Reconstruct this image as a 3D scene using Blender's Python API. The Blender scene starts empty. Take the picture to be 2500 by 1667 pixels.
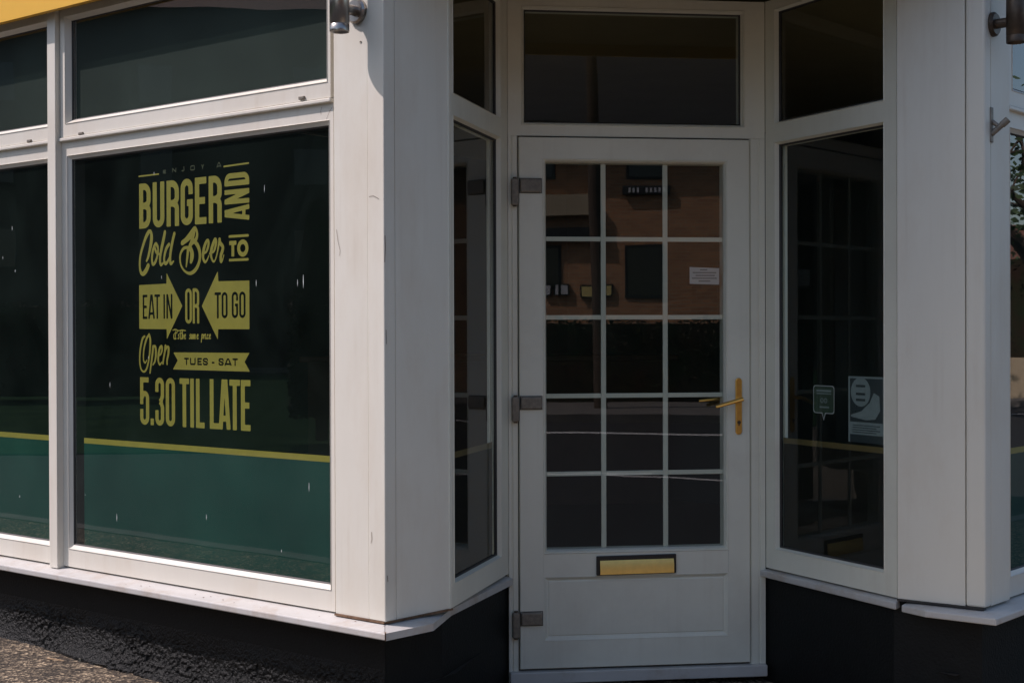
import bpy, math, random
import numpy as np
from math import radians as R, sin, cos, pi, atan
from mathutils import Vector, Matrix

S = bpy.context.scene
COL = S.collection
rnd = random.Random(7)

# ------------------------------------------------------------------ camera, sky, sun, exposure
EYE = 1.34            # eye height above the level paving by the door
FPX = 3472.0          # 50 mm lens, measured in pixels of the 2500 px wide photograph
HEAD = R(7.0)         # the camera looks 7 degrees right of the door's normal
YH, ROLL = 812.0, -0.003
CAMXY = np.array([0.0, -5.3])

cam = bpy.data.cameras.new("camera")
cam.sensor_width = 36.0
cam.lens = 36.0 * FPX / 2500.0
cam.clip_start = 0.05
cam.clip_end = 2000.0
camo = bpy.data.objects.new("camera", cam)
COL.objects.link(camo)
pitch = -math.atan((833.5 - YH) / FPX)
camo.matrix_world = (Matrix.Translation((0.0, -5.3, EYE)) @ Matrix.Rotation(-HEAD, 4, 'Z')
                     @ Matrix.Rotation(R(90) + pitch, 4, 'X') @ Matrix.Rotation(ROLL, 4, 'Z'))
S.camera = camo

SUN_TRAVEL = Vector((1.554, -0.161, -1.950)).normalized()
sun_el = math.asin(-SUN_TRAVEL.z)
sun_az = math.atan2(-SUN_TRAVEL.x, -SUN_TRAVEL.y)
world = bpy.data.worlds.new("World")
S.world = world
world.use_nodes = True
wn = world.node_tree
wn.nodes.clear()
wo = wn.nodes.new('ShaderNodeOutputWorld')
wb = wn.nodes.new('ShaderNodeBackground')
sk = wn.nodes.new('ShaderNodeTexSky')
sk.sky_type = 'NISHITA'
sk.sun_disc = False
sk.sun_elevation = sun_el
sk.sun_rotation = sun_az
sk.air_density = 1.0
sk.dust_density = 1.8
wb.inputs['Strength'].default_value = 0.118
wn.links.new(sk.outputs[0], wb.inputs[0])
wn.links.new(wb.outputs[0], wo.inputs[0])

sl = bpy.data.lights.new("sun", 'SUN')
sl.energy = 3.2
sl.angle = R(0.53)
sl.color = (1.0, 0.87, 0.87)
so = bpy.data.objects.new("sun", sl)
COL.objects.link(so)
so.location = (-6, -1, 9)
so.rotation_euler = SUN_TRAVEL.to_track_quat('-Z', 'Y').to_euler()

S.view_settings.view_transform = 'Standard'
S.view_settings.look = 'None'
S.view_settings.exposure = 0.45
S.view_settings.gamma = 1.0
S.view_settings.use_curve_mapping = False
S.render.engine = 'CYCLES'
S.cycles.max_bounces = 8
S.cycles.transparent_max_bounces = 12
S.cycles.caustics_reflective = False
S.cycles.caustics_refractive = False

# ------------------------------------------------------------------ materials
def new_mat(name):
    m = bpy.data.materials.new(name)
    m.use_nodes = True
    m.node_tree.nodes.clear()
    return m, m.node_tree.nodes, m.node_tree.links

def mat(name, col, rough=0.5, metal=0.0, spec=0.5, var=0.0, vscale=6.0, col2=None, bump=0.0, bscale=60.0,
        dirt=None, dscale=3.0, damt=0.0, stretch=(1, 1, 1), bdist=0.002, detail=6.0, streak=0.0):
    m, n, l = new_mat(name)
    out = n.new('ShaderNodeOutputMaterial')
    b = n.new('ShaderNodeBsdfPrincipled')
    l.new(b.outputs[0], out.inputs[0])
    b.inputs['Base Color'].default_value = (*col, 1)
    b.inputs['Roughness'].default_value = rough
    b.inputs['Metallic'].default_value = metal
    b.inputs['Specular IOR Level'].default_value = spec
    tc = n.new('ShaderNodeNewGeometry')
    mp = n.new('ShaderNodeMapping')
    mp.inputs['Scale'].default_value = stretch
    l.new(tc.outputs['Position'], mp.inputs[0])
    cur = None
    if var or col2:
        no = n.new('ShaderNodeTexNoise')
        no.inputs['Scale'].default_value = vscale
        no.inputs['Detail'].default_value = detail
        no.inputs['Roughness'].default_value = 0.62
        l.new(mp.outputs[0], no.inputs[0])
        cr = n.new('ShaderNodeValToRGB')
        c2 = col2 if col2 else tuple(c * (1 - var) for c in col)
        cr.color_ramp.elements[0].position = 0.36
        cr.color_ramp.elements[1].position = 0.64
        cr.color_ramp.elements[0].color = (*c2, 1)
        cr.color_ramp.elements[1].color = (*col, 1)
        l.new(no.outputs[0], cr.inputs[0])
        cur = cr.outputs[0]
    if dirt:
        nd = n.new('ShaderNodeTexNoise')
        nd.inputs['Scale'].default_value = dscale
        nd.inputs['Detail'].default_value = 8
        nd.inputs['Roughness'].default_value = 0.7
        l.new(mp.outputs[0], nd.inputs[0])
        rr = n.new('ShaderNodeMapRange')
        rr.inputs['From Min'].default_value = 0.5
        rr.inputs['From Max'].default_value = 0.72
        rr.inputs['To Max'].default_value = damt
        l.new(nd.outputs[0], rr.inputs[0])
        mx = n.new('ShaderNodeMix')
        mx.data_type = 'RGBA'
        l.new(rr.outputs[0], mx.inputs[0])
        if cur:
            l.new(cur, mx.inputs[6])
        else:
            mx.inputs[6].default_value = (*col, 1)
        mx.inputs[7].default_value = (*dirt, 1)
        cur = mx.outputs[2]
    if streak:
        ms = n.new('ShaderNodeMapping'); ms.inputs['Scale'].default_value = (38, 38, 1.1)
        l.new(tc.outputs['Position'], ms.inputs[0])
        ns = n.new('ShaderNodeTexNoise'); ns.inputs['Scale'].default_value = 1.0; ns.inputs['Detail'].default_value = 4
        l.new(ms.outputs[0], ns.inputs[0])
        n2 = n.new('ShaderNodeTexNoise'); n2.inputs['Scale'].default_value = 2.6; n2.inputs['Detail'].default_value = 5
        l.new(tc.outputs['Position'], n2.inputs[0])
        m1 = n.new('ShaderNodeMapRange'); m1.inputs['From Min'].default_value = 0.50; m1.inputs['From Max'].default_value = 0.75; m1.inputs['To Max'].default_value = streak
        m2 = n.new('ShaderNodeMapRange'); m2.inputs['From Min'].default_value = 0.42; m2.inputs['From Max'].default_value = 0.68
        l.new(ns.outputs[0], m1.inputs[0]); l.new(n2.outputs[0], m2.inputs[0])
        mm = n.new('ShaderNodeMath'); mm.operation = 'MULTIPLY'
        l.new(m1.outputs[0], mm.inputs[0]); l.new(m2.outputs[0], mm.inputs[1])
        mx2 = n.new('ShaderNodeMix'); mx2.data_type = 'RGBA'
        l.new(mm.outputs[0], mx2.inputs[0])
        if cur: l.new(cur, mx2.inputs[6])
        else: mx2.inputs[6].default_value = (*col, 1)
        mx2.inputs[7].default_value = (0.36, 0.27, 0.17, 1)
        cur = mx2.outputs[2]
    if cur:
        l.new(cur, b.inputs['Base Color'])
    if bump:
        nb = n.new('ShaderNodeTexNoise')
        nb.inputs['Scale'].default_value = bscale
        nb.inputs['Detail'].default_value = 5
        l.new(mp.outputs[0], nb.inputs[0])
        bp = n.new('ShaderNodeBump')
        bp.inputs['Strength'].default_value = bump
        bp.inputs['Distance'].default_value = bdist
        l.new(nb.outputs[0], bp.inputs['Height'])
        l.new(bp.outputs[0], b.inputs['Normal'])
    return m

def glass_mat(name, boost=1.9, tint=(0.88, 0.92, 0.90), haze=0.010):
    m, n, l = new_mat(name)
    out = n.new('ShaderNodeOutputMaterial')
    mix = n.new('ShaderNodeMixShader')
    tr = n.new('ShaderNodeBsdfTransparent')
    tr.inputs[0].default_value = (*tint, 1)
    gl = n.new('ShaderNodeBsdfGlossy')
    gl.inputs['Roughness'].default_value = 0.0
    gl.inputs[0].default_value = (1, 1, 1, 1)
    fr = n.new('ShaderNodeFresnel')
    # same reflectance from both sides of the sheet (the node inverts the index on back faces)
    gb = n.new('ShaderNodeNewGeometry')
    io = n.new('ShaderNodeMapRange')
    io.inputs['To Min'].default_value = 1.5
    io.inputs['To Max'].default_value = 1.0 / 1.5
    l.new(gb.outputs['Backfacing'], io.inputs[0])
    l.new(io.outputs[0], fr.inputs[0])
    mu = n.new('ShaderNodeMath'); mu.operation = 'MULTIPLY'; mu.use_clamp = True
    mu.inputs[1].default_value = boost
    # slightly wavy float-glass reflections
    g = n.new('ShaderNodeNewGeometry')
    no = n.new('ShaderNodeTexNoise')
    no.inputs['Scale'].default_value = 2.2
    no.inputs['Detail'].default_value = 1.0
    bp = n.new('ShaderNodeBump')
    bp.inputs['Strength'].default_value = 0.12
    bp.inputs['Distance'].default_value = 0.004
    l.new(g.outputs['Position'], no.inputs[0])
    l.new(no.outputs[0], bp.inputs['Height'])
    l.new(bp.outputs[0], gl.inputs['Normal'])
    l.new(fr.outputs[0], mu.inputs[0])
    l.new(mu.outputs[0], mix.inputs[0])
    l.new(tr.outputs[0], mix.inputs[1])
    l.new(gl.outputs[0], mix.inputs[2])
    # green diffuse haze, patchy by noise, painted in to lift the pane's blacks
    df = n.new('ShaderNodeBsdfDiffuse'); df.inputs[0].default_value = (0.34, 0.55, 0.46, 1)
    md = n.new('ShaderNodeMixShader')
    nd = n.new('ShaderNodeTexNoise'); nd.inputs['Scale'].default_value = 2.0; nd.inputs['Detail'].default_value = 7; nd.inputs['Distortion'].default_value = 1.2
    l.new(g.outputs['Position'], nd.inputs[0])
    rg = n.new('ShaderNodeMapRange')
    rg.inputs['From Min'].default_value = 0.35; rg.inputs['From Max'].default_value = 0.7
    rg.inputs['To Min'].default_value = haze * 0.5; rg.inputs['To Max'].default_value = haze * 1.9
    l.new(nd.outputs[0], rg.inputs[0]); l.new(rg.outputs[0], md.inputs[0])
    l.new(mix.outputs[0], md.inputs[1]); l.new(df.outputs[0], md.inputs[2])
    l.new(md.outputs[0], out.inputs[0])
    return m

M = {}
M['upvc'] = mat('white_upvc', (0.73, 0.70, 0.62), rough=0.38, var=0.05, vscale=3.0, dirt=(0.52, 0.41, 0.29), dscale=2.4, damt=0.30, stretch=(1, 1, 0.35), bump=0.08, bscale=25, streak=0.16)
M['upvc_d'] = mat('door_upvc', (0.76, 0.75, 0.645), rough=0.40, var=0.05, vscale=3.0, dirt=(0.45, 0.40, 0.33), dscale=2.0, damt=0.25, bump=0.08, bscale=20, streak=0.13)
M['wood_white'] = mat('white_painted_board', (0.73, 0.705, 0.62), rough=0.5, var=0.035, vscale=4.0, dirt=(0.50, 0.38, 0.25), dscale=1.6, damt=0.30, stretch=(1.3, 1.3, 0.5), streak=0.20, bump=0.12, bscale=35)
M['sill'] = mat('weathered_white_sill', (0.53, 0.52, 0.50), rough=0.45, var=0.08, vscale=9, dirt=(0.34, 0.24, 0.15), dscale=7.0, damt=0.55, bump=0.15, bscale=50)
M['sealant'] = mat('rusty_brown_sealant', (0.09, 0.045, 0.022), rough=0.9, col2=(0.20, 0.12, 0.07), vscale=40)
M['gasket'] = mat('dark_gasket', (0.03, 0.028, 0.026), rough=0.6)
M['glass'] = glass_mat('window_glass', 1.5)
M['glass_d'] = glass_mat('door_glass', 2.1)
M['glass_s'] = glass_mat('splay_glass', 0.85, haze=0.006)
M['film'] = mat('frosted_teal_film', (0.014, 0.072, 0.056), rough=0.95, spec=0.0, col2=(0.008, 0.045, 0.036), vscale=1.1, detail=3)
M['film_grey'] = mat('frosted_grey_film', (0.052, 0.062, 0.056), rough=0.95, spec=0.0, var=0.15, vscale=2.0, detail=3)
M['film_shaded'] = mat('shade_darkened_film', (0.016, 0.014, 0.011), rough=0.95, spec=0.0, var=0.2, vscale=2.0)  # splay window film, with the doorway's shade painted into its colour
M['yellow_vinyl'] = mat('yellow_vinyl', (0.33, 0.285, 0.040), rough=0.5, var=0.1, vscale=20)
M['shaded_vinyl'] = mat('shade_dimmed_vinyl', (0.15, 0.105, 0.03), rough=0.7, var=0.3, vscale=12)  # same yellow stripe vinyl, darkened to paint in the shade on the splays
M['yellow_board'] = mat('yellow_board', (0.75, 0.60, 0.22), rough=0.6)
M['faint_vinyl'] = mat('worn_green_vinyl', (0.045, 0.055, 0.015), rough=0.6, var=0.5, vscale=40)
M['fascia'] = mat('yellow_fascia_paint', (0.82, 0.46, 0.045), rough=0.45, var=0.06, vscale=4, bump=0.05)
M['soffit'] = mat('cream_yellow_soffit', (0.34, 0.28, 0.15), rough=0.6, var=0.1, vscale=5)
M['steel'] = mat('brushed_steel', (0.42, 0.39, 0.36), rough=0.28, metal=1.0, var=0.2, vscale=30, stretch=(1, 1, 0.1))
M['bronze'] = mat('dark_bronze', (0.10, 0.075, 0.055), rough=0.45, metal=0.6, var=0.3, vscale=30)
M['hinge'] = mat('grey_brown_hinge', (0.25, 0.22, 0.18), rough=0.5, metal=0.25, var=0.35, vscale=60)
M['brass'] = mat('polished_brass', (0.86, 0.52, 0.14), rough=0.3, metal=1.0, var=0.12, vscale=40)
M['brass_plate'] = mat('brass_letter_flap', (0.92, 0.66, 0.22), rough=0.42, metal=0.85, var=0.08, vscale=40)
M['black'] = mat('black_plastic', (0.012, 0.012, 0.012), rough=0.45)
M['blackwall'] = mat('black_masonry_paint', (0.0055, 0.0065, 0.0065), rough=0.62, spec=0.25, var=0.3, vscale=15, bump=0.5, bscale=110, bdist=0.004)
M['blackrough'] = mat('black_rough_render', (0.004, 0.0045, 0.0045), rough=0.42, spec=0.22, col2=(0.006, 0.007, 0.007), vscale=60, bump=1.0, bscale=110, bdist=0.01)
M['paper'] = mat('white_paper', (0.55, 0.55, 0.56), rough=0.8)
M['ink'] = mat('grey_ink', (0.16, 0.16, 0.17), rough=0.8)
M['paper_dim'] = mat('pale_poster_ink', (0.24, 0.29, 0.29), rough=0.7, var=0.15, vscale=60)
M['poster_dark'] = mat('dark_poster_ink', (0.018, 0.03, 0.035), rough=0.7)
M['sticker_green'] = mat('dark_green_sticker', (0.03, 0.06, 0.035), rough=0.6)
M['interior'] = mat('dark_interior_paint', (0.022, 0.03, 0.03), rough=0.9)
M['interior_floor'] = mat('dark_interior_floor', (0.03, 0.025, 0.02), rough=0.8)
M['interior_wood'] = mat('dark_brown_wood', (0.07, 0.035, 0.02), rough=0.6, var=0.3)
M['roadpaint'] = mat('road_paint', (0.72, 0.70, 0.66), rough=0.7, var=0.3, vscale=12)
M['asphalt'] = mat('asphalt', (0.040, 0.040, 0.040), rough=0.95, spec=0.2, col2=(0.028, 0.028, 0.029), vscale=14, bump=0.4, bscale=90)
M['kerb'] = mat('kerb_concrete', (0.12, 0.115, 0.105), rough=0.85, var=0.25, vscale=8)
M['slab'] = mat('far_pavement', (0.17, 0.155, 0.135), rough=0.9, var=0.25, vscale=3)
M['bounce_slabs'] = mat('buff_bounce_slab', (0.42, 0.35, 0.25), rough=0.9, var=0.25, vscale=5, bump=0.3, bscale=80)
M['verge'] = mat('grass_verge', (0.030, 0.060, 0.028), rough=1.0, spec=0.0, col2=(0.018, 0.040, 0.022), vscale=1.2)
M['render'] = mat('cream_render', (0.50, 0.40, 0.26), rough=0.85, var=0.1, vscale=2)
M['pale_render'] = mat('pale_render', (0.45, 0.44, 0.41), rough=0.85, var=0.1, vscale=1)
M['dark_window'] = mat('dark_window_pane', (0.010, 0.012, 0.014), rough=0.08, spec=0.6)
M['white_frame'] = mat('white_window_frame', (0.6, 0.6, 0.6), rough=0.5)
M['slate'] = mat('dark_slate', (0.022, 0.024, 0.026), rough=0.8, var=0.4, vscale=4)
M['roof'] = mat('roof_tile', (0.20, 0.085, 0.05), rough=0.85, var=0.4, vscale=5)
M['leaf'] = mat('green_leaf', (0.055, 0.095, 0.022), rough=0.6, col2=(0.022, 0.042, 0.012), vscale=3.0)
M['leaf_dark'] = mat('dark_hedge_leaf', (0.018, 0.030, 0.010), rough=0.8, spec=0.2, col2=(0.035, 0.018, 0.010), vscale=2.0)
M['bark'] = mat('tree_bark', (0.09, 0.06, 0.04), rough=0.9, var=0.4, vscale=12)
M['stone'] = mat('pale_stone_chip', (0.40, 0.36, 0.28), rough=0.9, var=0.3, vscale=60)
M['moss'] = mat('green_moss', (0.10, 0.14, 0.04), rough=0.9)
M['twig'] = mat('dry_twig', (0.40, 0.27, 0.16), rough=0.9)
M['bird_mark'] = mat('chalky_white_streak', (0.55, 0.6, 0.6), rough=0.8)

def brick_mat(name, c1, c2, mortar):
    m, n, l = new_mat(name)
    out = n.new('ShaderNodeOutputMaterial')
    b = n.new('ShaderNodeBsdfPrincipled')
    b.inputs['Roughness'].default_value = 0.9
    tc = n.new('ShaderNodeTexCoord')
    br = n.new('ShaderNodeTexBrick')
    br.inputs['Scale'].default_value = 1.0
    br.inputs['Brick Width'].default_value = 0.225
    br.inputs['Row Height'].default_value = 0.075
    br.inputs['Mortar Size'].default_value = 0.006
    br.inputs['Color1'].default_value = (*c1, 1)
    br.inputs['Color2'].default_value = (*c2, 1)
    br.inputs['Mortar'].default_value = (*mortar, 1)
    l.new(tc.outputs['UV'], br.inputs[0])
    l.new(br.outputs[0], b.inputs['Base Color'])
    l.new(b.outputs[0], out.inputs[0])
    return m
M['brick'] = brick_mat('orange_brown_brick', (0.55, 0.27, 0.12), (0.38, 0.18, 0.08), (0.42, 0.34, 0.25))
M['brick_dark'] = brick_mat('dark_brick', (0.05, 0.035, 0.028), (0.04, 0.028, 0.022), (0.06, 0.055, 0.05))

# brown exposed-aggregate concrete, very speckled
def pavement_mat():
    m, n, l = new_mat('brown_aggregate_concrete')
    out = n.new('ShaderNodeOutputMaterial')
    b = n.new('ShaderNodeBsdfPrincipled')
    b.inputs['Roughness'].default_value = 0.92
    g = n.new('ShaderNodeNewGeometry')
    v = n.new('ShaderNodeTexVoronoi'); v.inputs['Scale'].default_value = 95
    cr = n.new('ShaderNodeValToRGB')
    e = cr.color_ramp.elements
    e[0].position = 0.0; e[0].color = (0.012, 0.009, 0.006, 1)
    e[1].position = 1.0; e[1].color = (0.42, 0.33, 0.22, 1)
    x = e.new(0.35); x.color = (0.055, 0.041, 0.028, 1)
    x = e.new(0.7); x.color = (0.12, 0.092, 0.062, 1)
    l.new(g.outputs['Position'], v.inputs[0])
    sp = n.new('ShaderNodeSeparateColor')
    l.new(v.outputs['Color'], sp.inputs[0])
    l.new(sp.outputs[0], cr.inputs[0])
    no = n.new('ShaderNodeTexNoise'); no.inputs['Scale'].default_value = 9; no.inputs['Detail'].default_value = 8
    l.new(g.outputs['Position'], no.inputs[0])
    mr = n.new('ShaderNodeMapRange')
    mr.inputs['From Min'].default_value = 0.35; mr.inputs['From Max'].default_value = 0.65
    mr.inputs['To Min'].default_value = 0.55; mr.inputs['To Max'].default_value = 1.25
    l.new(no.outputs[0], mr.inputs[0])
    vm = n.new('ShaderNodeVectorMath'); vm.operation = 'SCALE'
    l.new(cr.outputs[0], vm.inputs[0]); l.new(mr.outputs[0], vm.inputs['Scale'])
    l.new(vm.outputs[0], b.inputs['Base Color'])
    bp = n.new('ShaderNodeBump'); bp.inputs['Strength'].default_value = 0.9; bp.inputs['Distance'].default_value = 0.006
    l.new(v.outputs['Distance'], bp.inputs['Height'])
    l.new(bp.outputs[0], b.inputs['Normal'])
    l.new(b.outputs[0], out.inputs[0])
    return m
M['pavement'] = pavement_mat()

# ------------------------------------------------------------------ mesh helpers
ORG = {}
def org(o):
    return ORG.get(o.name, Vector((0, 0, 0))) if o else Vector((0, 0, 0))

class MB:
    def __init__(s):
        s.v = []; s.f = []; s.uv = None
    def add(s, vs, fs):
        k = len(s.v)
        s.v += [tuple(p) for p in vs]
        s.f += [tuple(i + k for i in f) for f in fs]
        return s
    def build(s, name, m, parent=None, smooth=False, bevel=0.0, uv=False):
        me = bpy.data.meshes.new(name)
        o0 = org(parent)
        me.from_pydata([(x - o0.x, y - o0.y, z - o0.z) for x, y, z in s.v], [], s.f)
        me.materials.append(M[m] if isinstance(m, str) else m)
        if smooth:
            me.polygons.foreach_set('use_smooth', [True] * len(me.polygons))
        if uv:
            ul = me.uv_layers.new(name='uv')
            for p in me.polygons:
                nrm = p.normal
                for li in p.loop_indices:
                    c = me.vertices[me.loops[li].vertex_index].co
                    h = c.x * -nrm.y + c.y * nrm.x
                    ul.data[li].uv = (h, c.z) if abs(nrm.z) < 0.7 else (c.x, c.y)
        me.update()
        o = bpy.data.objects.new(name, me)
        COL.objects.link(o)
        if parent:
            o.parent = parent
        ORG[o.name] = o0
        if bevel:
            bv = o.modifiers.new('bevel', 'BEVEL')
            bv.width = bevel; bv.segments = 2; bv.limit_method = 'ANGLE'; bv.angle_limit = R(40)
        return o

def tag(o, label=None, cat=None, group=None, kind=None):
    if label: o['label'] = label
    if cat: o['category'] = cat
    if group: o['group'] = group
    if kind: o['kind'] = kind
    elif cat: o['kind'] = 'thing'
    return o

def thing(name, label, cat, loc, group=None):
    o = bpy.data.objects.new(name, None)
    o.empty_display_size = 0.1
    COL.objects.link(o)
    o.location = loc
    ORG[o.name] = Vector(loc)
    return tag(o, label, cat, group)

class Plane:
    """vertical plane: origin o (plan), heading of its right-hand direction; n points out to the street"""
    def __init__(s, o, head):
        s.o = np.array(o, float)
        s.r = np.array([sin(R(head)), cos(R(head))])
        s.n = np.array([s.r[1], -s.r[0]])
    def p(s, u, z, w=0.0):
        q = s.o + s.r * u + s.n * w
        return (q[0], q[1], z)
    def at(s, x, y, w=0.0):
        """surveyed photo pixel -> (u, z) on the plane offset by w"""
        a = HEAD + atan((x - 1250) / FPX)
        ray = np.array([sin(a), cos(a)])
        o = s.o + s.n * w
        t, u = np.linalg.solve(np.array([ray, -s.r]).T, o - CAMXY)
        dep = t * cos(atan((x - 1250) / FPX))
        return u, (YH + ROLL * (x - 1250) - y) / FPX * dep + EYE
    def u(s, x, w=0.0):
        return s.at(x, 800, w)[0]
    def z(s, x, y, w=0.0):
        return s.at(x, y, w)[1]

def box(mb, P, u0, u1, z0, z1, w0, w1):
    vs = [P.p(u, z, w) for w in (w0, w1) for z in (z0, z1) for u in (u0, u1)]
    mb.add(vs, [(0, 2, 3, 1), (4, 5, 7, 6), (0, 1, 5, 4), (2, 6, 7, 3), (0, 4, 6, 2), (1, 3, 7, 5)])
    return mb

def ring(mb, P, outer, inner, prof):
    """mitred frame between two rectangles (u0,u1,z0,z1); prof = [(t,w)...] from outer edge to inner edge"""
    oc = [(outer[0], outer[2]), (outer[1], outer[2]), (outer[1], outer[3]), (outer[0], outer[3])]
    ic = [(inner[0], inner[2]), (inner[1], inner[2]), (inner[1], inner[3]), (inner[0], inner[3])]
    n = len(prof); vs = []; fs = []
    for k in range(4):
        for t, w in prof:
            vs.append(P.p(oc[k][0] + (ic[k][0] - oc[k][0]) * t, oc[k][1] + (ic[k][1] - oc[k][1]) * t, w))
    for k in range(4):
        k2 = (k + 1) % 4
        for i in range(n - 1):
            fs.append((k * n + i, k2 * n + i, k2 * n + i + 1, k * n + i + 1))
    mb.add(vs, fs)
    return mb

def grow(r, d):
    return (r[0] - d, r[1] + d, r[2] - d, r[3] + d)

def quad(mb, P, r, w):
    mb.add([P.p(r[0], r[2], w), P.p(r[1], r[2], w), P.p(r[1], r[3], w), P.p(r[0], r[3], w)], [(0, 1, 2, 3)])
    return mb

def poly_prism(mb, pts, z0, z1):
    n = len(pts)
    vs = [(x, y, z0) for x, y in pts] + [(x, y, z1) for x, y in pts]
    fs = [tuple(range(n - 1, -1, -1)), tuple(range(n, 2 * n))] + [(i, (i + 1) % n, n + (i + 1) % n, n + i) for i in range(n)]
    mb.add(vs, fs)
    return mb

def tube(mb, a, b, r0, r1=None, n=20, caps=True):
    a = Vector(a); b = Vector(b); r1 = r0 if r1 is None else r1
    d = (b - a).normalized()
    q = d.to_track_quat('Z', 'Y')
    vs = []
    for c, r in ((a, r0), (b, r1)):
        for i in range(n):
            t = 2 * pi * i / n
            vs.append(tuple(c + q @ Vector((r * cos(t), r * sin(t), 0))))
    fs = [(i, (i + 1) % n, n + (i + 1) % n, n + i) for i in range(n)]
    if caps:
        fs += [tuple(range(n - 1, -1, -1)), tuple(range(n, 2 * n))]
    mb.add(vs, fs)
    return mb

def lathe(mb, c, axis, prof, n=28):
    """prof = [(distance along axis, radius)]"""
    c = Vector(c); q = Vector(axis).normalized().to_track_quat('Z', 'Y')
    vs = []; m = len(prof)
    for h, r in prof:
        for i in range(n):
            t = 2 * pi * i / n
            vs.append(tuple(c + q @ Vector((r * cos(t), r * sin(t), h))))
    fs = []
    for j in range(m - 1):
        for i in range(n):
            fs.append((j * n + i, j * n + (i + 1) % n, (j + 1) * n + (i + 1) % n, (j + 1) * n + i))
    mb.add(vs, fs)
    return mb

# ------------------------------------------------------------------ plan of the shop (surveyed)
Lc = (0.146, -0.841)                      # left front corner
F1 = Plane(Lc, 135.7)                     # left street front (u < 0 to the left)
RL = Plane(Lc, 49.2)                      # return face of the left pillar
DP = Plane((0.0, 0.0), 90.0)              # door
uL = DP.u(1241); uR = DP.u(1868)
SLp = Plane((uL, 0.0), 22.5)              # left splay: u < 0 towards the street
SRp = Plane((uR, 0.0), 159.5)             # right splay: u > 0 towards the street
Lin = RL.p(0.298, 0)[:2]
Rin = (1.877, -0.689)
PR = Plane(Rin, 132.6)                    # right pillar front
Rc = PR.p(0.294, 0)[:2]
F2 = Plane(Rc, 48.7)                      # right street front
ZG_B = EYE - 0.818                        # glass bottom
ZF_B = EYE - 0.905                        # frame bottom = sill top
ZT_T = EYE + 1.213                        # transom glass top
ZSOF = EYE + 1.262

def gnd(x):
    t = min(max((1.5 - x) / 4.5, 0), 1)
    return 0.158 * t

# ------------------------------------------------------------------ ground, road, far pavement
def sheet(name, x0, x1, y0, y1, z, m, nx=1, ny=1):
    mb = MB()
    mb.add([(x0, y0, z), (x1, y0, z), (x1, y1, z), (x0, y1, z)], [(0, 1, 2, 3)])
    return tag(mb.build(name, m), kind='structure')
sheet('road', -400, 400, -400, 400, -0.12, 'asphalt')

# pavement round the corner: chamfered kerb line, sloping up to the left
def pavement():
    kerb = [(-9.0, 5.9), (-3.2, 0.0), (-1.2, -2.2), (0.3, -3.1), (2.4, -3.1), (3.6, -2.4), (9.5, 3.0)]
    mb = MB()
    nx, ny = 260, 210
    # fine grid under the wall foot, coarse sheet outside
    X0, X1, Y0, Y1 = -2.4, 1.4, -1.7, 1.9
    rr = np.random.RandomState(3)
    cell = rr.rand(80, 80)
    def nz(x, y, f, a):
        X = (x * f) % 79; Y = (y * f) % 79
        i, j = int(X), int(Y); fx, fy = X - i, Y - j
        fx = fx * fx * (3 - 2 * fx); fy = fy * fy * (3 - 2 * fy)
        return a * ((cell[i, j] * (1 - fx) + cell[(i + 1) % 80, j] * fx) * (1 - fy) + (cell[i, (j + 1) % 80] * (1 - fx) + cell[(i + 1) % 80, (j + 1) % 80] * fx) * fy - 0.5)
    vs = []
    for j in range(ny + 1):
        for i in range(nx + 1):
            x = X0 + (X1 - X0) * i / nx; y = Y0 + (Y1 - Y0) * j / ny
            edge = min(i, nx - i, j, ny - j)
            k = 0.0 if edge == 0 else 1.0
            vs.append((x, y, gnd(x) + k * (nz(x + 5, y + 5, 3, 0.008) + nz(x + 5, y + 5, 17, 0.006) + nz(x + 3, y + 9, 60, 0.004))))
    fs = [(j * (nx + 1) + i, j * (nx + 1) + i + 1, (j + 1) * (nx + 1) + i + 1, (j + 1) * (nx + 1) + i) for j in range(ny) for i in range(nx)]
    mb.add(vs, fs)
    # strips outside the fine grid
    xs = [-9, -3, X0, -1.5, 0, X1, 1.5, 9.5]
    xs = sorted(set(xs))
    def kerb_y(x):
        for (xa, ya), (xb, yb) in zip(kerb, kerb[1:]):
            if xa <= x <= xb and xb > xa:
                return ya + (yb - ya) * (x - xa) / (xb - xa)
        return kerb[-1][1]
    kx = sorted(set(xs + [k[0] for k in kerb]))
    edge = []
    for x in kx:
        edge.append((x, kerb_y(x)))
    for (xa, ya), (xb, yb) in zip(edge, edge[1:]):
        inner = X0 <= xa and xb <= X1
        ta = Y0 if inner else 9.0
        mb.add([(xa, ya, gnd(xa)), (xb, yb, gnd(xb)), (xb, ta, gnd(xb)), (xa, ta, gnd(xa))], [(0, 1, 2, 3)])
        if inner:
            mb.add([(xa, Y1, gnd(xa)), (xb, Y1, gnd(xb)), (xb, 9, gnd(xb)), (xa, 9, gnd(xa))], [(0, 1, 2, 3)])
    o = tag(mb.build('pavement', 'pavement', smooth=True), kind='structure')
    kb = MB()
    for (xa, ya), (xb, yb) in zip(edge, edge[1:]):
        d = Vector((xb - xa, yb - ya, 0)).normalized(); nn = Vector((d.y, -d.x, 0)) * 0.125
        pa = [(xa, ya), (xb, yb), (xb + nn.x, yb + nn.y), (xa + nn.x, ya + nn.y)]
        za, zb = gnd(xa) + 0.004, gnd(xb) + 0.004
        vs = [(pa[0][0], pa[0][1], -0.2), (pa[1][0], pa[1][1], -0.2), (pa[2][0], pa[2][1], -0.2), (pa[3][0], pa[3][1], -0.2),
              (pa[0][0], pa[0][1], za), (pa[1][0], pa[1][1], zb), (pa[2][0], pa[2][1], zb), (pa[3][0], pa[3][1], za)]
        kb.add(vs, [(4, 7, 6, 5), (3, 2, 6, 7)])
    tag(kb.build('kerb', 'kerb'), kind='structure')
pavement()

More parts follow.
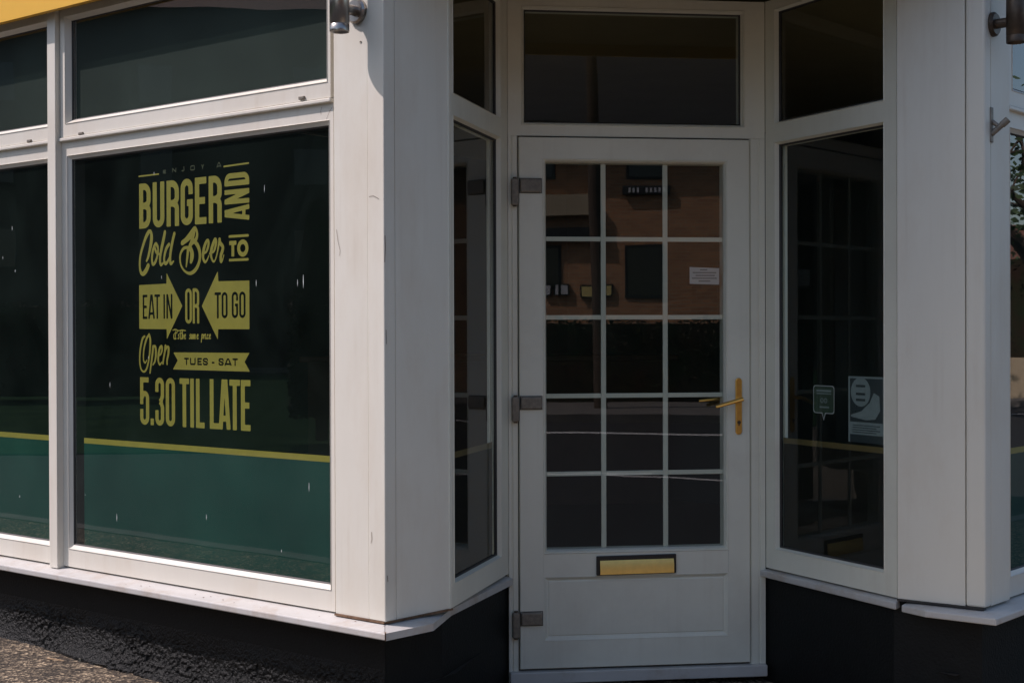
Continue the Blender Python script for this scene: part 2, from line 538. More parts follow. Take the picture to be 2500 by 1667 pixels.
# unseen buff paving added before the doorway to bounce warm light onto it
mb = MB()
for i in range(6):
    for j in range(4):
        xa = 0.22 + i * 0.55 + (0.2 if j % 2 else 0.0); ya = -1.18 - j * 0.46
        xb, yb = xa + 0.544, ya - 0.454
        if xb > 3.0: continue
        z = gnd(xa) + 0.006 + rnd.uniform(-.001, .002); z2 = gnd(xb) + 0.006 + rnd.uniform(-.001, .002)
        mb.add([(xa, yb, z), (xb, yb, z2), (xb, ya, z2), (xa, ya, z), (xa, yb, z - .03), (xb, yb, z2 - .03), (xb, ya, z2 - .03), (xa, ya, z - .03)], [(0, 1, 2, 3), (4, 5, 1, 0), (5, 6, 2, 1), (6, 7, 3, 2), (7, 4, 0, 3)])
tag(mb.build('added_bounce_paving', 'bounce_slabs'), kind='structure')

# ------------------------------------------------------------------ the shop body: base walls, pillars, sills
UFAR = -3.75           # left end of the modelled street front on F1
W_WALL = -0.045
body = thing('shop_building', 'white and black corner shop with yellow fascia and splayed entrance', 'shop', (0.9, 1.5, 0))

def rough_wall():
    """black base wall under the left window: flat upper part, lumpy sloping render at the foot"""
    up = MB()
    rr = np.random.RandomState(11)
    g1 = rr.rand(400, 60); 
    def nz(a, b, f):
        X = (a * f) % 398; Y = (b * f) % 58
        i, j = int(X), int(Y); fx, fy = X - i, Y - j
        fx = fx * fx * (3 - 2 * fx); fy = fy * fy * (3 - 2 * fy)
        return (g1[i, j] * (1 - fx) + g1[i + 1, j] * fx) * (1 - fy) + (g1[i, j + 1] * (1 - fx) + g1[i + 1, j + 1] * fx) * fy - 0.5
    zt = ZF_B - 0.01; zb = -0.02
    u1 = -0.045
    ztop = EYE - 1.07
    quad(up, F1, (UFAR, u1, ztop, zt), W_WALL)
    up.build('base_wall', 'blackwall', body)
    lo = MB()
    nu, nv = 760, 56
    vs = []
    for j in range(nv + 1):
        for i in range(nu + 1):
            u = UFAR + (u1 - UFAR) * i / nu
            t = j / nv
            z = ztop + (zb - ztop) * t
            a = u + 6
            gz = gnd(F1.p(u, 0)[0])
            k = min(1.0, t * 6)
            edgek = 0.0 if i == nu else 1.0
            h = max(0.0, (gz + 0.13 + 0.03 * nz(a, 1, 3) - z) / 0.13)
            foot = min(h, 1.0) ** 2 * (0.035 + 0.03 * nz(a, 3, 5))
            b = k * edgek * (0.012 * (nz(a * 0.5, z + 1, 9) ) + 0.006 * nz(a * 0.6, z + 2, 38) * (1.0 + 1.6 * nz(a * 0.4, z, 6)) + 0.008 * nz(a, z + 1, 95) * (1.0 + 1.5 * nz(a * .7, z + 4, 8)) + 0.005)
            vs.append(F1.p(u, z, W_WALL + b + foot))
    fs = [(j * (nu + 1) + i, j * (nu + 1) + i + 1, (j + 1) * (nu + 1) + i + 1, (j + 1) * (nu + 1) + i) for j in range(nv) for i in range(nu)]
    fs = [f[::-1] for f in fs]
    lo.add(vs, fs)
    o = lo.build('rough_wall_foot', 'blackrough', body)
    o['label'] = 'rough black painted render at the wall foot catching the sun'
rough_wall()

def wall_strip(pts, z0, z1, m, name, parent=body):
    mb = MB()
    for a, b in zip(pts, pts[1:]):
        mb.add([(a[0], a[1], z0), (b[0], b[1], z0), (b[0], b[1], z1), (a[0], a[1], z1)], [(0, 1, 2, 3)])
    return mb.build(name, m, parent)

p0 = F1.p(-0.045, 0, W_WALL)[:2]
p1 = RL.p(0.30, 0, -0.05)[:2]
p2 = (uL + 0.003, 0.03)
wall_strip([p0, RL.p(0.05, 0, -0.05)[:2], p1, p2], -0.05, ZF_B - 0.012, 'blackwall', 'base_wall')
q0 = (uR - 0.003, 0.03)
q1 = (Rin[0] + 0.0, Rin[1] + 0.03)
q2 = PR.p(0.27, 0, -0.05)[:2]
q3 = F2.p(3.5, 0, -0.05)[:2]
wall_strip([q0, q1, q2, q3], -0.05, ZF_B - 0.012, 'blackwall', 'base_wall')

# pillars clad in white painted board: each a thing > front_board, return_board, corner_trim, sealant
lp = thing('pillar', 'white boxed pillar with rust stains and steel wall lamp left of the doorway', 'pillar', (Lc[0], Lc[1], ZF_B), 'white pillars flanking the doorway')
u816 = F1.u(816.5); u897 = F1.u(899)
ZTOPP = ZSOF + 0.05
mb = MB(); box(mb, F1, u816, u897 - 0.0015, ZF_B + 0.002, ZTOPP, -0.06, -0.001); mb.build('front_board', 'wood_white', lp, bevel=0.0015)
mb = MB()
c_in = RL.p(0.0, 0)[:2]
# L-shaped corner trim, wraps the arris
a0 = F1.p(u897 + 0.0005, 0, 0.002)[:2]; a1 = (Lc[0] + (F1.n + RL.n)[0] * 0.002, Lc[1] + (F1.n + RL.n)[1] * 0.002)
a2 = RL.p(0.045, 0, 0.002)[:2]; a3 = RL.p(0.045, 0, -0.02)[:2]; a4 = F1.p(u897 + 0.0005, 0, -0.02)[:2]
ai = (Lc[0] - (F1.n + RL.n)[0] * 0.02, Lc[1] - (F1.n + RL.n)[1] * 0.02)
poly_prism(mb, [a0, a1, a2, a3, ai, a4], ZF_B + 0.002, ZTOPP)
mb.build('corner_trim', 'wood_white', lp, bevel=0.003)
mb = MB(); box(mb, RL, 0.047, 0.298, ZF_B + 0.002, ZTOPP, -0.022, 0.0); mb.build('return_board', 'wood_white', lp, bevel=0.002)
mb = MB(); box(mb, SLp, -0.715, -0.66, ZF_B, ZTOPP, -0.06, -0.028); mb.build('rear_board', 'wood_white', lp)
mb = MB(); box(mb, F1, u816 - 0.001, -0.002, ZF_B - 0.004, ZF_B + 0.0022, -0.02, 0.004); box(mb, RL, 0.006, 0.297, ZF_B - 0.004, ZF_B + 0.0026, -0.015, 0.004)
mb.build('sealant', 'sealant', lp)
mb = MB(); lathe(mb, F1.p(F1.u(883), F1.z(883, 104), -0.001), (F1.n[0], F1.n[1], 0), [(0, 0.004), (0.0015, 0.004), (0.002, 0.0028), (0.0008, 0.0)], 12)
mb.build('screw', 'hinge', lp)
# long hair cracks / rust runs in the paint
WFR = -0.0155
mb = MB()
def crack(mb, P, pts, wd, w):
    for (xa, ya), (xb, yb) in zip(pts, pts[1:]):
        A = P.at(xa, ya, w); B = P.at(xb, yb, w)
        d = np.array([B[0] - A[0], B[1] - A[1]]); L = np.hypot(*d) + 1e-9; nn = np.array([-d[1], d[0]]) / L * wd / 2
        mb.add([P.p(A[0] + nn[0], A[1] + nn[1], w), P.p(B[0] + nn[0], B[1] + nn[1], w), P.p(B[0] - nn[0], B[1] - nn[1], w), P.p(A[0] - nn[0], A[1] - nn[1], w)], [(0, 1, 2, 3)])
crack(mb, F1, [(822, 560), (826, 590), (831, 612), (829, 625)], 0.0012, 0.0006)
crack(mb, F1, [(905, 1298), (906, 1316), (904, 1326)], 0.0016, 0.0034)
crack(mb, RL, [(941, 575), (942, 600), (940, 640)], 0.002, 0.0034)
crack(mb, RL, [(944, 1405), (945, 1420)], 0.002, 0.0034)
crack(mb, RL, [(943, 805), (944, 840)], 0.0018, 0.0034)
crack(mb, F1, [(902, 481), (912, 478), (926, 486)], 0.0013, 0.0034)
crack(mb, F1, [(788, 262), (785, 272), (786, 281)], 0.0012, WFR)
crack(mb, F1, [(813, 263), (806, 274), (799, 292)], 0.0009, WFR)
mb.build('rust_mark', 'sealant', lp)['kind'] = 'stuff'

rp = thing('pillar', 'blue-grey shaded white pillar with bronze bracket right of the doorway', 'pillar', (Rc[0], Rc[1], ZF_B), 'white pillars flanking the doorway')
us = PR.u(2357)
mb = MB(); box(mb, PR, 0.0, us - 0.0012, ZF_B + 0.002, ZTOPP, -0.03, 0.0); mb.build('front_board', 'wood_white', rp, bevel=0.002)
b0 = PR.p(us + 0.0008, 0, 0.002)[:2]; s2 = (PR.n + F2.n)
b1 = (Rc[0] + s2[0] * 0.002, Rc[1] + s2[1] * 0.002)
mb = MB()
poly_prism(mb, [b0, b1, F2.p(0.05, 0, 0.002)[:2], F2.p(0.05, 0, -0.02)[:2], (Rc[0] - s2[0] * 0.02, Rc[1] - s2[1] * 0.02), PR.p(us + 0.0008, 0, -0.02)[:2]], ZF_B + 0.002, ZTOPP)
mb.build('corner_trim', 'wood_white', rp, bevel=0.008)
mb = MB(); box(mb, F2, 0.0515, 0.203, ZF_B + 0.002, ZTOPP, -0.06, 0.0); mb.build('return_board', 'wood_white', rp, bevel=0.002)
mb = MB(); box(mb, SRp, 0.722, 0.74, ZF_B + 0.002, ZTOPP, -0.10, -0.002); mb.build('rear_board', 'wood_white', rp)
mb = MB(); box(mb, PR, 0.0, 0.293, ZF_B - 0.004, ZF_B + 0.003, -0.02, 0.004)
mb.build('sealant', 'gasket', rp)

# sills
def sill(name, label, inner, outer, zin, zot, zob, end_drop=0.0, parts=None):
    th = thing(name, label, 'window sill', (outer[0][0], outer[0][1], zob))
    for k, (a, b) in enumerate(parts):
        mb = MB()
        I = inner[a:b + 1]; O = outer[a:b + 1]; n = len(I)
        vs = [(x, y, zin) for x, y in I] + [(x, y, zot) for x, y in O] + [(x, y, zob) for x, y in O] + [(x, y, zob) for x, y in I]
        fs = []
        for i in range(n - 1):
            fs += [(i, n + i, n + i + 1, i + 1), (n + i, 2 * n + i, 2 * n + i + 1, n + i + 1), (2 * n + i, 3 * n + i, 3 * n + i + 1, 2 * n + i + 1), (3*n+i, i, i+1, 3*n+i+1)]
        fs += [(0, 3 * n, 2 * n, n), (n - 1, 2 * n - 1, 3 * n - 1, 4 * n - 1)]
        mb.add(vs, fs)
        mb.build('sill_board', 'sill', th, bevel=0.004)
    return th
dsum = F1.n + RL.n
def up(x, y, zr):
    a = HEAD + atan((x - 1250) / FPX)
    dep = -zr * FPX / (y - (YH + ROLL * (x - 1250)))
    t = dep / cos(atan((x - 1250) / FPX))
    q = CAMXY + np.array([sin(a), cos(a)]) * t
    return (q[0], q[1])
ZOB = -0.944
oc = (Lc[0] + dsum[0] * 0.0605, Lc[1] + dsum[1] * 0.0605)
o_mid = up(1056, 1540, ZOB); o_sp = up(1100, 1503, ZOB)
o_end = SLp.p(-0.004, 0, 0.016)[:2]
ls_in = [F1.p(UFAR, 0, -0.07)[:2], (Lc[0] - dsum[0] * 0.05, Lc[1] - dsum[1] * 0.05), RL.p(0.16, 0, -0.06)[:2], RL.p(0.27, 0, -0.06)[:2], SLp.p(-0.004, 0, -0.05)[:2]]
ls_out = [F1.p(UFAR, 0, 0.06)[:2], oc, o_mid, o_sp, o_end]
lsill = sill('window_sill', 'sunlit white sill running under the left windows and turning into the doorway', ls_in, ls_out, ZF_B + 0.0005, EYE - 0.921, EYE + ZOB, parts=[(0, 1), (1, 4)])
mb = MB()
jn = np.array([oc[0] - Lc[0], oc[1] - Lc[1]])
poly_prism(mb, [(Lc[0] + jn[0] * 0.2 - 0.002, Lc[1] + jn[1] * 0.2), (Lc[0] + jn[0] * 0.2 + 0.002, Lc[1] + jn[1] * 0.2), (oc[0] + 0.0022, oc[1] - 0.0015), (oc[0] - 0.0015, oc[1] - 0.0015)], EYE - 0.9435, EYE - 0.9195)
mb.build('joint_sealant', 'sealant', lsill)
# flakes of peeling paint and grit lying on the sill
mb = MB()
for x, y, s_ in [(347, 1421, 5), (362, 1423, 3), (476, 1454, 4), (502, 1446, 5), (510, 1447, 4), (545, 1457, 5), (575, 1461, 3), (315, 1413, 3), (778, 1511, 3), (862, 1524, 5), (930, 1537, 3), (640, 1490, 2)]:
    u, z = F1.at(x, y, 0.02)
    w = 0.02 + rnd.uniform(-0.01, 0.02)
    zz = ZF_B + 0.0018 - (w + 0.07) / 0.13 * 0.0165
    L = s_ * 0.0011; a = rnd.uniform(-.5, .5)
    mb.add([F1.p(u - L, zz, w), F1.p(u - L * .2, zz + .0005, w + L * .5), F1.p(u + L, zz, w + L * a), F1.p(u + L * .2, zz + .001, w - L * .3)], [(0, 1, 2, 3)])
o = mb.build('grit', 'sealant', lsill); o['kind'] = 'stuff'

rs_in = [(SRp.p(0.0, 0, -0.05)[:2]), SRp.p(0.70, 0, -0.05)[:2]]
rs_out = [SRp.p(-0.01, 0, 0.02)[:2], SRp.p(0.742, 0, 0.026)[:2]]
rsill1 = sill('window_sill', 'narrow shaded sill under the tall window right of the door', rs_in, rs_out, ZF_B + 0.0005, EYE - 0.914, EYE - 0.938, parts=[(0, 1)])
d2 = PR.n + F2.n
ra = up(2214, 1484, ZOB); rb = up(2314, 1512, ZOB); rcx = (Rc[0] + d2[0] * 0.055, Rc[1] + d2[1] * 0.055)
# keep the pillar sill's far parts true to the two fronts
rs_in2 = [PR.p(0.03, 0, -0.06)[:2], PR.p(0.12, 0, -0.06)[:2], (Rc[0] - d2[0] * 0.05, Rc[1] - d2[1] * 0.05), F2.p(3.4, 0, -0.07)[:2]]
rs_out2 = [PR.p(0.018, 0, 0.012)[:2], PR.p(0.115, 0, 0.055)[:2], rcx, F2.p(3.4, 0, 0.055)[:2]]
rsill2 = sill('window_sill', 'chipped shaded sill wrapping the foot of the right pillar', rs_in2, rs_out2, ZF_B - 0.001, EYE - 0.921, EYE + ZOB, parts=[(0, 3)])

# ------------------------------------------------------------------ windows
def drops(P, pts, w, parent):
    mb = MB()
    for x, y, L in pts:
        u, z = P.at(x, y, w); h = L * 0.0014 * rnd.uniform(.5, 1.15); b = 0.0011 * rnd.uniform(.6, 1.5)
        mb.add([P.p(u - b * .4, z + h, w), P.p(u - b, z, w), P.p(u, z - h, w), P.p(u + b, z, w), P.p(u + b * .4, z + h, w)], [(0, 1, 2, 3, 4)])
    o = mb.build('bird_streak', 'bird_mark', parent); o['kind'] = 'stuff'

WF = -0.016       # window frame face, street front
WG = -0.034       # glass
zt0 = F1.z(797, 195.7, WG)       # transom glass bottom
zdrip = F1.z(640, 268, WF)       # drip bar
zl1 = F1.z(795, 308.4, WG + .01) # lower glass top
zs_t = F1.z(796, 1113, WG); zs_b = F1.z(796, 1128.5, WG)

def street_window(P, u0, u1, name, label, group, filmgap, caps, full=True):
    """u0..u1 outer frame edges; returns the thing"""
    t = thing(name, label, 'window', P.p((u0 + u1) / 2, ZF_B, WF), group)
    gu0, gu1 = u0 + 0.052, u1 - 0.034
    outer = (u0, u1, ZF_B + 0.002, ZSOF)
    low = (gu0, gu1, ZG_B, zl1)
    # bottom light: frame with sloping bead
    zmid = zdrip - 0.012
    mb = MB()
    o1 = (u0, u1, ZF_B + 0.002, zmid)
    i1 = low
    ring(mb, P, o1, grow(i1, 0.017), [(0, -0.09), (0, WF), (1, WF)])
    ring(mb, P, grow(i1, 0.017), i1, [(0, WF), (0.10, WF + 0.0025), (0.22, WF - 0.001), (0.30, WF - 0.003), (1, WG + 0.006), (1, WG - 0.004)])
    mb.build('lower_frame', 'upvc', t)
    # opening top light, a little proud, with its own ring and drip bar
    o2 = (u0 + 0.004, u1 - 0.004, zdrip + 0.003, ZSOF - 0.004)
    i2 = (gu0, gu1, zt0, ZT_T)
    mb = MB()
    ring(mb, P, o2, grow(i2, 0.016), [(0, -0.09), (0, WF), (0.03, WF + 0.008), (1, WF + 0.008)])
    ring(mb, P, grow(i2, 0.016), i2, [(0, WF + 0.008), (0.1, WF + 0.0105), (0.25, WF + 0.006), (1, WG + 0.006), (1, WG - 0.004)])
    mb.build('top_sash', 'upvc', t)
    mb = MB()
    box(mb, P, u0, u1, zdrip - 0.012, zdrip + 0.0015, -0.08, WF + 0.016)
    mb.build('drip_bar', 'upvc', t, bevel=0.003)
    for c in caps:
        mb = MB(); uc, zc = P.at(c[0], c[1], WF + 0.01)
        box(mb, P, uc - 0.013, uc + 0.013, zc - 0.006, zc + 0.005, WF + 0.004, WF + 0.016)
        mb.build('drain_cap', 'hinge', t, bevel=0.002)
    # gaskets and glass
    mb = MB()
    ring(mb, P, grow(i1, 0.001), grow(i1, -0.004), [(0, WG + 0.007), (1, WG + 0.003), (1, WG)])
    ring(mb, P, grow(i2, 0.001), grow(i2, -0.004), [(0, WG + 0.007), (1, WG + 0.003), (1, WG)])
    mb.build('gasket', 'gasket', t)
    mb = MB(); quad(mb, P, grow(i1, 0.002), WG + 0.0015); mb.build('glass_pane', 'glass', t)
    mb = MB(); quad(mb, P, grow(i2, 0.002), WG + 0.0015); mb.build('glass_pane', 'glass', t)
    # films behind the glass
    f = WG - 0.008
    mb = MB(); quad(mb, P, (gu0 + 0.006, gu1 - 0.001, zt0 + 0.001, ZT_T - 0.001), WG - 0.010)
    mb.build('window_film', 'film_grey', t)
    mb = MB(); quad(mb, P, (gu0 + filmgap, gu1, ZG_B - 0.0, zs_b - 0.0005), f); mb.build('window_film', 'film', t)
    mb = MB(); quad(mb, P, (gu0 + filmgap, gu1, zs_b, zs_t), f); o = mb.build('vinyl_stripe', 'yellow_vinyl', t)
    # deep inner reveal and inner bead seen at the left edge
    mb = MB()
    ring(mb, P, grow(i1, 0.02), grow(i1, -0.001), [(0, WG - 0.005), (1, WG - 0.005), (1, WG - 0.05), (0, WG - 0.05)])
    ring(mb, P, grow(i2, 0.02), grow(i2, -0.001), [(0, WG - 0.005), (1, WG - 0.005), (1, WG - 0.012)])
    mb.build('inner_rebate', 'gasket', t)
    return t, i1, i2

u153 = F1.u(153, WF)
uw1 = F1.u(816, WF)
grpw = 'shop windows along the left street front'
w1, g1, g1t = street_window(F1, u153, uw1, 'shop_window', 'sunlit white framed window with yellow burger and beer lettering', grpw, 0.048, [(740, 240), (201, 327)])
u137 = F1.u(137, WF)
wid = uw1 - u153
w2, g2, g2t = street_window(F1, u137 - 0.012 - wid, u137 - 0.012, 'shop_window', 'white framed window with teal film cut off by the left edge', grpw, 0.0, [(75, 345)])
drops(F1, [(647, 462, 9), (626, 692, 9), (727, 691, 10), (741, 688, 16), (753, 1190, 14), (502, 1263, 14), (283, 1264, 12), (268, 940, 8), (685, 1345, 5), (378, 424, 8), (395, 677, 8), (206, 1208, 3), (362, 873, 7)], WG + 0.003, w1)
drops(F1, [(31, 558, 9), (8, 630, 10), (38, 662, 5), (46, 1212, 4)], WG + 0.003, w2)
# projecting post between the two windows
mp = MB()
ua = F1.u(118, 0.012); ub = F1.u(137.5, 0.012)
box(mp, F1, ua, ub, ZF_B - 0.006, ZSOF, -0.03, 0.012)
tag(mp.build('window_post', 'upvc', bevel=0.002), 'narrow projecting white post between the two left street windows', 'post')
# far end pier closing the left front
wid2 = u137 - 0.012 - wid
mb = MB(); box(mb, F1, UFAR, wid2 - 0.003, ZF_B + 0.003, ZTOPP, -0.3, 0.0)
mb.build('end_pier', 'wood_white', body)

# right street window (only its left edge is in view)
ur = 0.2045
w3, g3, g3t = street_window(F2, ur, ur + wid, 'shop_window', 'right street window reflecting tree branches and deep blue sky', None, 0.0, [])
mb = MB(); box(mb, F2, ur + wid + 0.002, 3.5, ZF_B + 0.003, ZTOPP, -0.3, 0.0)
mb.build('end_pier', 'wood_white', body)

# splayed side windows
def splay_window(P, uo0, uo1, gu0, gu1, z1b, z1t, z2b, name, label, group, m='film_shaded'):
    t = thing(name, label, 'window', P.p((uo0 + uo1) / 2, ZF_B, 0), group)
    zb = (z1t + z2b) / 2
    i1 = (gu0, gu1, z1b, z1t); i2 = (gu0, gu1, z2b, ZT_T)
    mb = MB()
    ring(mb, P, (uo0, uo1, ZF_B + 0.002, zb), grow(i1, 0.010), [(0, -0.07), (0, 0.0), (1, 0.0)])
    ring(mb, P, grow(i1, 0.010), i1, [(0, 0), (0.2, 0.002), (0.4, -0.002), (1, -0.016), (1, -0.028)])
    ring(mb, P, (uo0, uo1, zb, ZSOF), grow(i2, 0.010), [(0, -0.07), (0, 0.0), (1, 0.0)])
    ring(mb, P, grow(i2, 0.010), i2, [(0, 0), (0.2, 0.002), (0.4, -0.002), (1, -0.016), (1, -0.028)])
    mb.build('window_frame', 'upvc_d', t)
    mb = MB()
    ring(mb, P, grow(i1, 0.001), grow(i1, -0.005), [(0, -0.014), (1, -0.018), (1, -0.024)])
    ring(mb, P, grow(i2, 0.001), grow(i2, -0.005), [(0, -0.014), (1, -0.018), (1, -0.024)])
    mb.build('gasket', 'gasket', t)
    for i in (i1, i2):
        mb = MB(); quad(mb, P, grow(i, 0.002), -0.0225); mb.build('glass_pane', 'glass_s', t)
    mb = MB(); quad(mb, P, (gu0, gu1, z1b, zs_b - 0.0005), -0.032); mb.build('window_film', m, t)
    mb = MB(); quad(mb, P, (gu0, gu1, zs_b, zs_t), -0.032); mb.build('vinyl_stripe', 'shaded_vinyl', t)
    mb = MB(); ring(mb, P, grow(i1, 0.01), grow(i1, -0.004), [(0, -0.038), (1, -0.038), (1, -0.050), (0, -0.050)]); mb.build('inner_frame', 'upvc_d', t)
    return t
zsl_b = SLp.z(1156, 261, -0.02); 
zmid_t = SRp.z(2161, 244, -0.02); zmid_b = SRp.z(2163, 306, -0.02)
gs = 'tall splayed windows flanking the door'
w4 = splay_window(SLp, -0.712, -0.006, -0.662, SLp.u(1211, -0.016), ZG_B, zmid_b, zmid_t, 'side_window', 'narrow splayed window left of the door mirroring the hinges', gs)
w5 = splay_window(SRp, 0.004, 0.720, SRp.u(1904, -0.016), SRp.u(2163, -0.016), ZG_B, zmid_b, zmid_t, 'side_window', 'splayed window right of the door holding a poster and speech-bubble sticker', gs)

# ------------------------------------------------------------------ door frame and door
df = thing('door_frame', 'white door frame with dark transom light above the door', 'door frame', (1.13, 0, 0.02))
lu0, lu1 = DP.u(1267), DP.u(1829); lz0, lz1 = EYE - 1.264, EYE + 0.733
zt_b, zt_t = EYE + 0.792, ZT_T
tu0, tu1 = DP.u(1281, -0.02), DP.u(1807, -0.02)
mb = MB()
tr_i = (tu0, tu1, zt_b, zt_t)
ring(mb, DP, (uL, uR, lz1 + 0.006, ZSOF), grow(tr_i, 0.014), [(0, -0.07), (0, 0.0), (1, 0.0)])
ring(mb, DP, grow(tr_i, 0.014), tr_i, [(0, 0), (0.15, 0.0025), (0.3, -0.001), (0.45, 0.0), (0.55, -0.006), (1, -0.016), (1, -0.07)])
mb.build('transom_frame', 'upvc_d', df)
mb = MB()
# jambs with a stepped profile
def jamb(mb, ua, ub, flip):
    s_ = -1 if flip else 1
    e0, e1 = (ub, ua) if flip else (ua, ub)
    prof = [(0, -0.07), (0, 0.0), (0.30, 0.0), (0.34, -0.004), (0.42, -0.004), (0.46, 0.0), (0.92, 0.0), (1.0, -0.006), (1.0, -0.07)]
    z0, z1 = 0.022, lz1 + 0.0055
    vs = []
    for t_, w in prof:
        u = e0 + (e1 - e0) * t_
        vs += [DP.p(u, z0, w), DP.p(u, z1, w)]
    fs = [(2 * i, 2 * i + 2, 2 * i + 3, 2 * i + 1) for i in range(len(prof) - 1)]
    fs.append(tuple(2 * i for i in range(len(prof))))
    mb.add(vs, fs)
jamb(mb, uL, lu0 - 0.003, False); mb.build('jamb', 'upvc_d', df)
mb = MB(); jamb(mb, lu1 + 0.003, uR, True); mb.build('jamb', 'upvc_d', df)
mb = MB(); box(mb, DP, uL + 0.001, uR - 0.001, 0.024, lz0 - 0.008, -0.07, 0.03); mb.build('threshold', 'sill', df, bevel=0.004)
mb = MB(); quad(mb, DP, grow(tr_i, 0.002), -0.0225); mb.build('glass_pane', 'glass', df)
mb = MB(); ring(mb, DP, grow(tr_i, 0.001), grow(tr_i, -0.004), [(0, -0.014), (1, -0.018), (1, -0.024)]); mb.build('gasket', 'gasket', df)
# dark rebate behind the leaf edges
mb = MB(); ring(mb, DP, (lu0 - 0.004, lu1 + 0.004, lz0 - 0.009, lz1 + 0.006), (lu0 + 0.02, lu1 - 0.02, lz0 + 0.02, lz1 - 0.02), [(0, -0.012), (1, -0.012)]); mb.build('rebate_seal', 'gasket', df)

dr = thing('shop_door', 'white glazed shop door with fifteen-light grid, brass handle and letterbox', 'door', ((lu0 + lu1) / 2, 0, lz0))
del dr['kind']
gl = (DP.u(1333, -.008), DP.u(1766, -.008), ZG_B + 0.0, EYE + 0.640)
FW = 0.010
pn = (DP.u(1322), DP.u(1775), EYE - 1.157, DP.z(1550, 1401))
mb = MB()
# stiles and top rail: mitred ring; bottom is the kick rail
inn = (gl[0] - 0.014, gl[1] + 0.014, pn[2] - 0.004, gl[3] + 0.014)
ring(mb, DP, (lu0, lu1, lz0, lz1), inn, [(0, -0.02), (0, FW - 0.003), (0.03, FW), (1, FW)])
mb.build('door_leaf', 'upvc_d', dr)
mb = MB(); box(mb, DP, gl[0] - 0.0135, gl[1] + 0.0135, pn[3], gl[2] - 0.0145, -0.02, FW); mb.build('mid_rail', 'upvc_d', dr)
mb = MB()
ring(mb, DP, grow(gl, 0.014), gl, [(0, FW), (0.12, FW + 0.003), (0.3, FW + 0.002), (0.42, FW - 0.002), (0.55, FW - 0.001), (1, -0.006), (1, -0.06)])
mb.build('glazing_bead', 'upvc_d', dr)
mb = MB()
pr_ = (inn[0], inn[1], pn[2] - 0.004, pn[3])
ring(mb, DP, pr_, grow(pr_, -0.022), [(0, FW), (0.1, FW + 0.001), (0.3, FW - 0.001), (0.55, FW - 0.007), (0.8, FW - 0.009), (1, FW - 0.006)])
quad(mb, DP, grow(pr_, -0.022), FW - 0.006)
mb.build('kick_panel', 'upvc_d', dr)
mb = MB(); quad(mb, DP, grow(gl, 0.002), -0.013); mb.build('glass_pane', 'glass_d', dr)
bw = 0.0095
for x in (1473.5, 1624.5):
    u = DP.u(x, -0.02)
    mb = MB(); box(mb, DP, u - bw, u + bw, gl[2], gl[3], -0.028, -0.020); mb.build('glazing_bar', 'upvc_d', dr, bevel=0.0015)
for y in (584.5, 774.5, 965, 1154):
    z = DP.z(1550, y, -0.02)
    us_ = [gl[0], DP.u(1473.5, -.02) , DP.u(1624.5, -.02), gl[1]]
    mb = MB()
    for k in range(3):
        a = us_[k] + (bw + 0.0002 if k else 0); b = us_[k + 1] - (bw + 0.0002 if k < 2 else 0)
        box(mb, DP, a, b, z - bw * .9, z + bw * .9, -0.0275, -0.0205)
    mb.build('glazing_bar', 'upvc_d', dr, bevel=0.0012)
# hinges
for ya, yb, yc in ((438, 471, 503), (968, 998, 1029), (1493, 1525, 1556)):
    z1_, z0_, z2_ = DP.z(1290, ya), DP.z(1290, yb), DP.z(1290, yc)
    ha, hb = DP.u(1248), DP.u(1321)
    hm = DP.u(1266)
    mb = MB(); box(mb, DP, lu0 + 0.004, hb, z0_, z1_, FW + 0.0005, FW + 0.014)
    hg = mb.build('hinge', 'hinge', dr, bevel=0.005)
    mb = MB(); box(mb, DP, ha, hm, z2_, z1_ + 0.001, 0.001, 0.022)
    mb.build('hinge_knuckle', 'hinge', hg, bevel=0.006)
    mb = MB(); tube(mb, DP.p((ha + hm) / 2, z2_ - 0.004, 0.012), DP.p((ha + hm) / 2, z1_ + 0.006, 0.012), 0.0075, 0.0075, 14)
    mb.build('hinge_pin', 'bronze', hg)
    mb = MB(); ring(mb, DP, (lu0 + 0.001, hb + 0.003, z0_ - 0.003, z1_ + 0.003), (lu0 + 0.004, hb, z0_, z1_), [(0, FW + 0.0006), (1, FW + 0.002)])
    mb.build('hinge_outline', 'gasket', hg)  # dark raised ring outlining the hinge arm
# letterbox
lb = (DP.u(1453), DP.u(1647), DP.z(1550, 1400), DP.z(1550, 1353))
tilt = 0.010
mb = MB()
def tbox(mb, r, w0, w1):
    cx = (r[0] + r[1]) / 2
    f = lambda u, z: z + (u - cx) * tilt
    vs = [DP.p(u, f(u, z), w) for w in (w0, w1) for z in (r[2], r[3]) for u in (r[0], r[1])]
    mb.add(vs, [(0, 2, 3, 1), (4, 5, 7, 6), (0, 1, 5, 4), (2, 6, 7, 3), (0, 4, 6, 2), (1, 3, 7, 5)])
tbox(mb, lb, FW, FW + 0.010)
lbo = mb.build('letterbox', 'black', dr, bevel=0.003)
mb = MB(); fr_ = (lb[0] + 0.013, lb[1] - 0.010, lb[2] + 0.004, lb[3] - 0.012)
cx_ = (fr_[0] + fr_[1]) / 2
fv = []
for k in range(7):      # gently bowed flap leaning back at the top, so that it catches the sky
    t_ = k / 6
    zz = fr_[2] + (fr_[3] - fr_[2]) * t_
    ww = FW + 0.0200 - 0.0085 * t_ - 0.0030 * (2 * t_ - 1) ** 2
    fv += [DP.p(u, zz + (u - cx_) * tilt, ww) for u in (fr_[0], fr_[1])]
n0 = len(fv)
fv += [DP.p(u, zz + (u - cx_) * tilt, FW + 0.0102) for zz in (fr_[2], fr_[3]) for u in (fr_[0], fr_[1])]
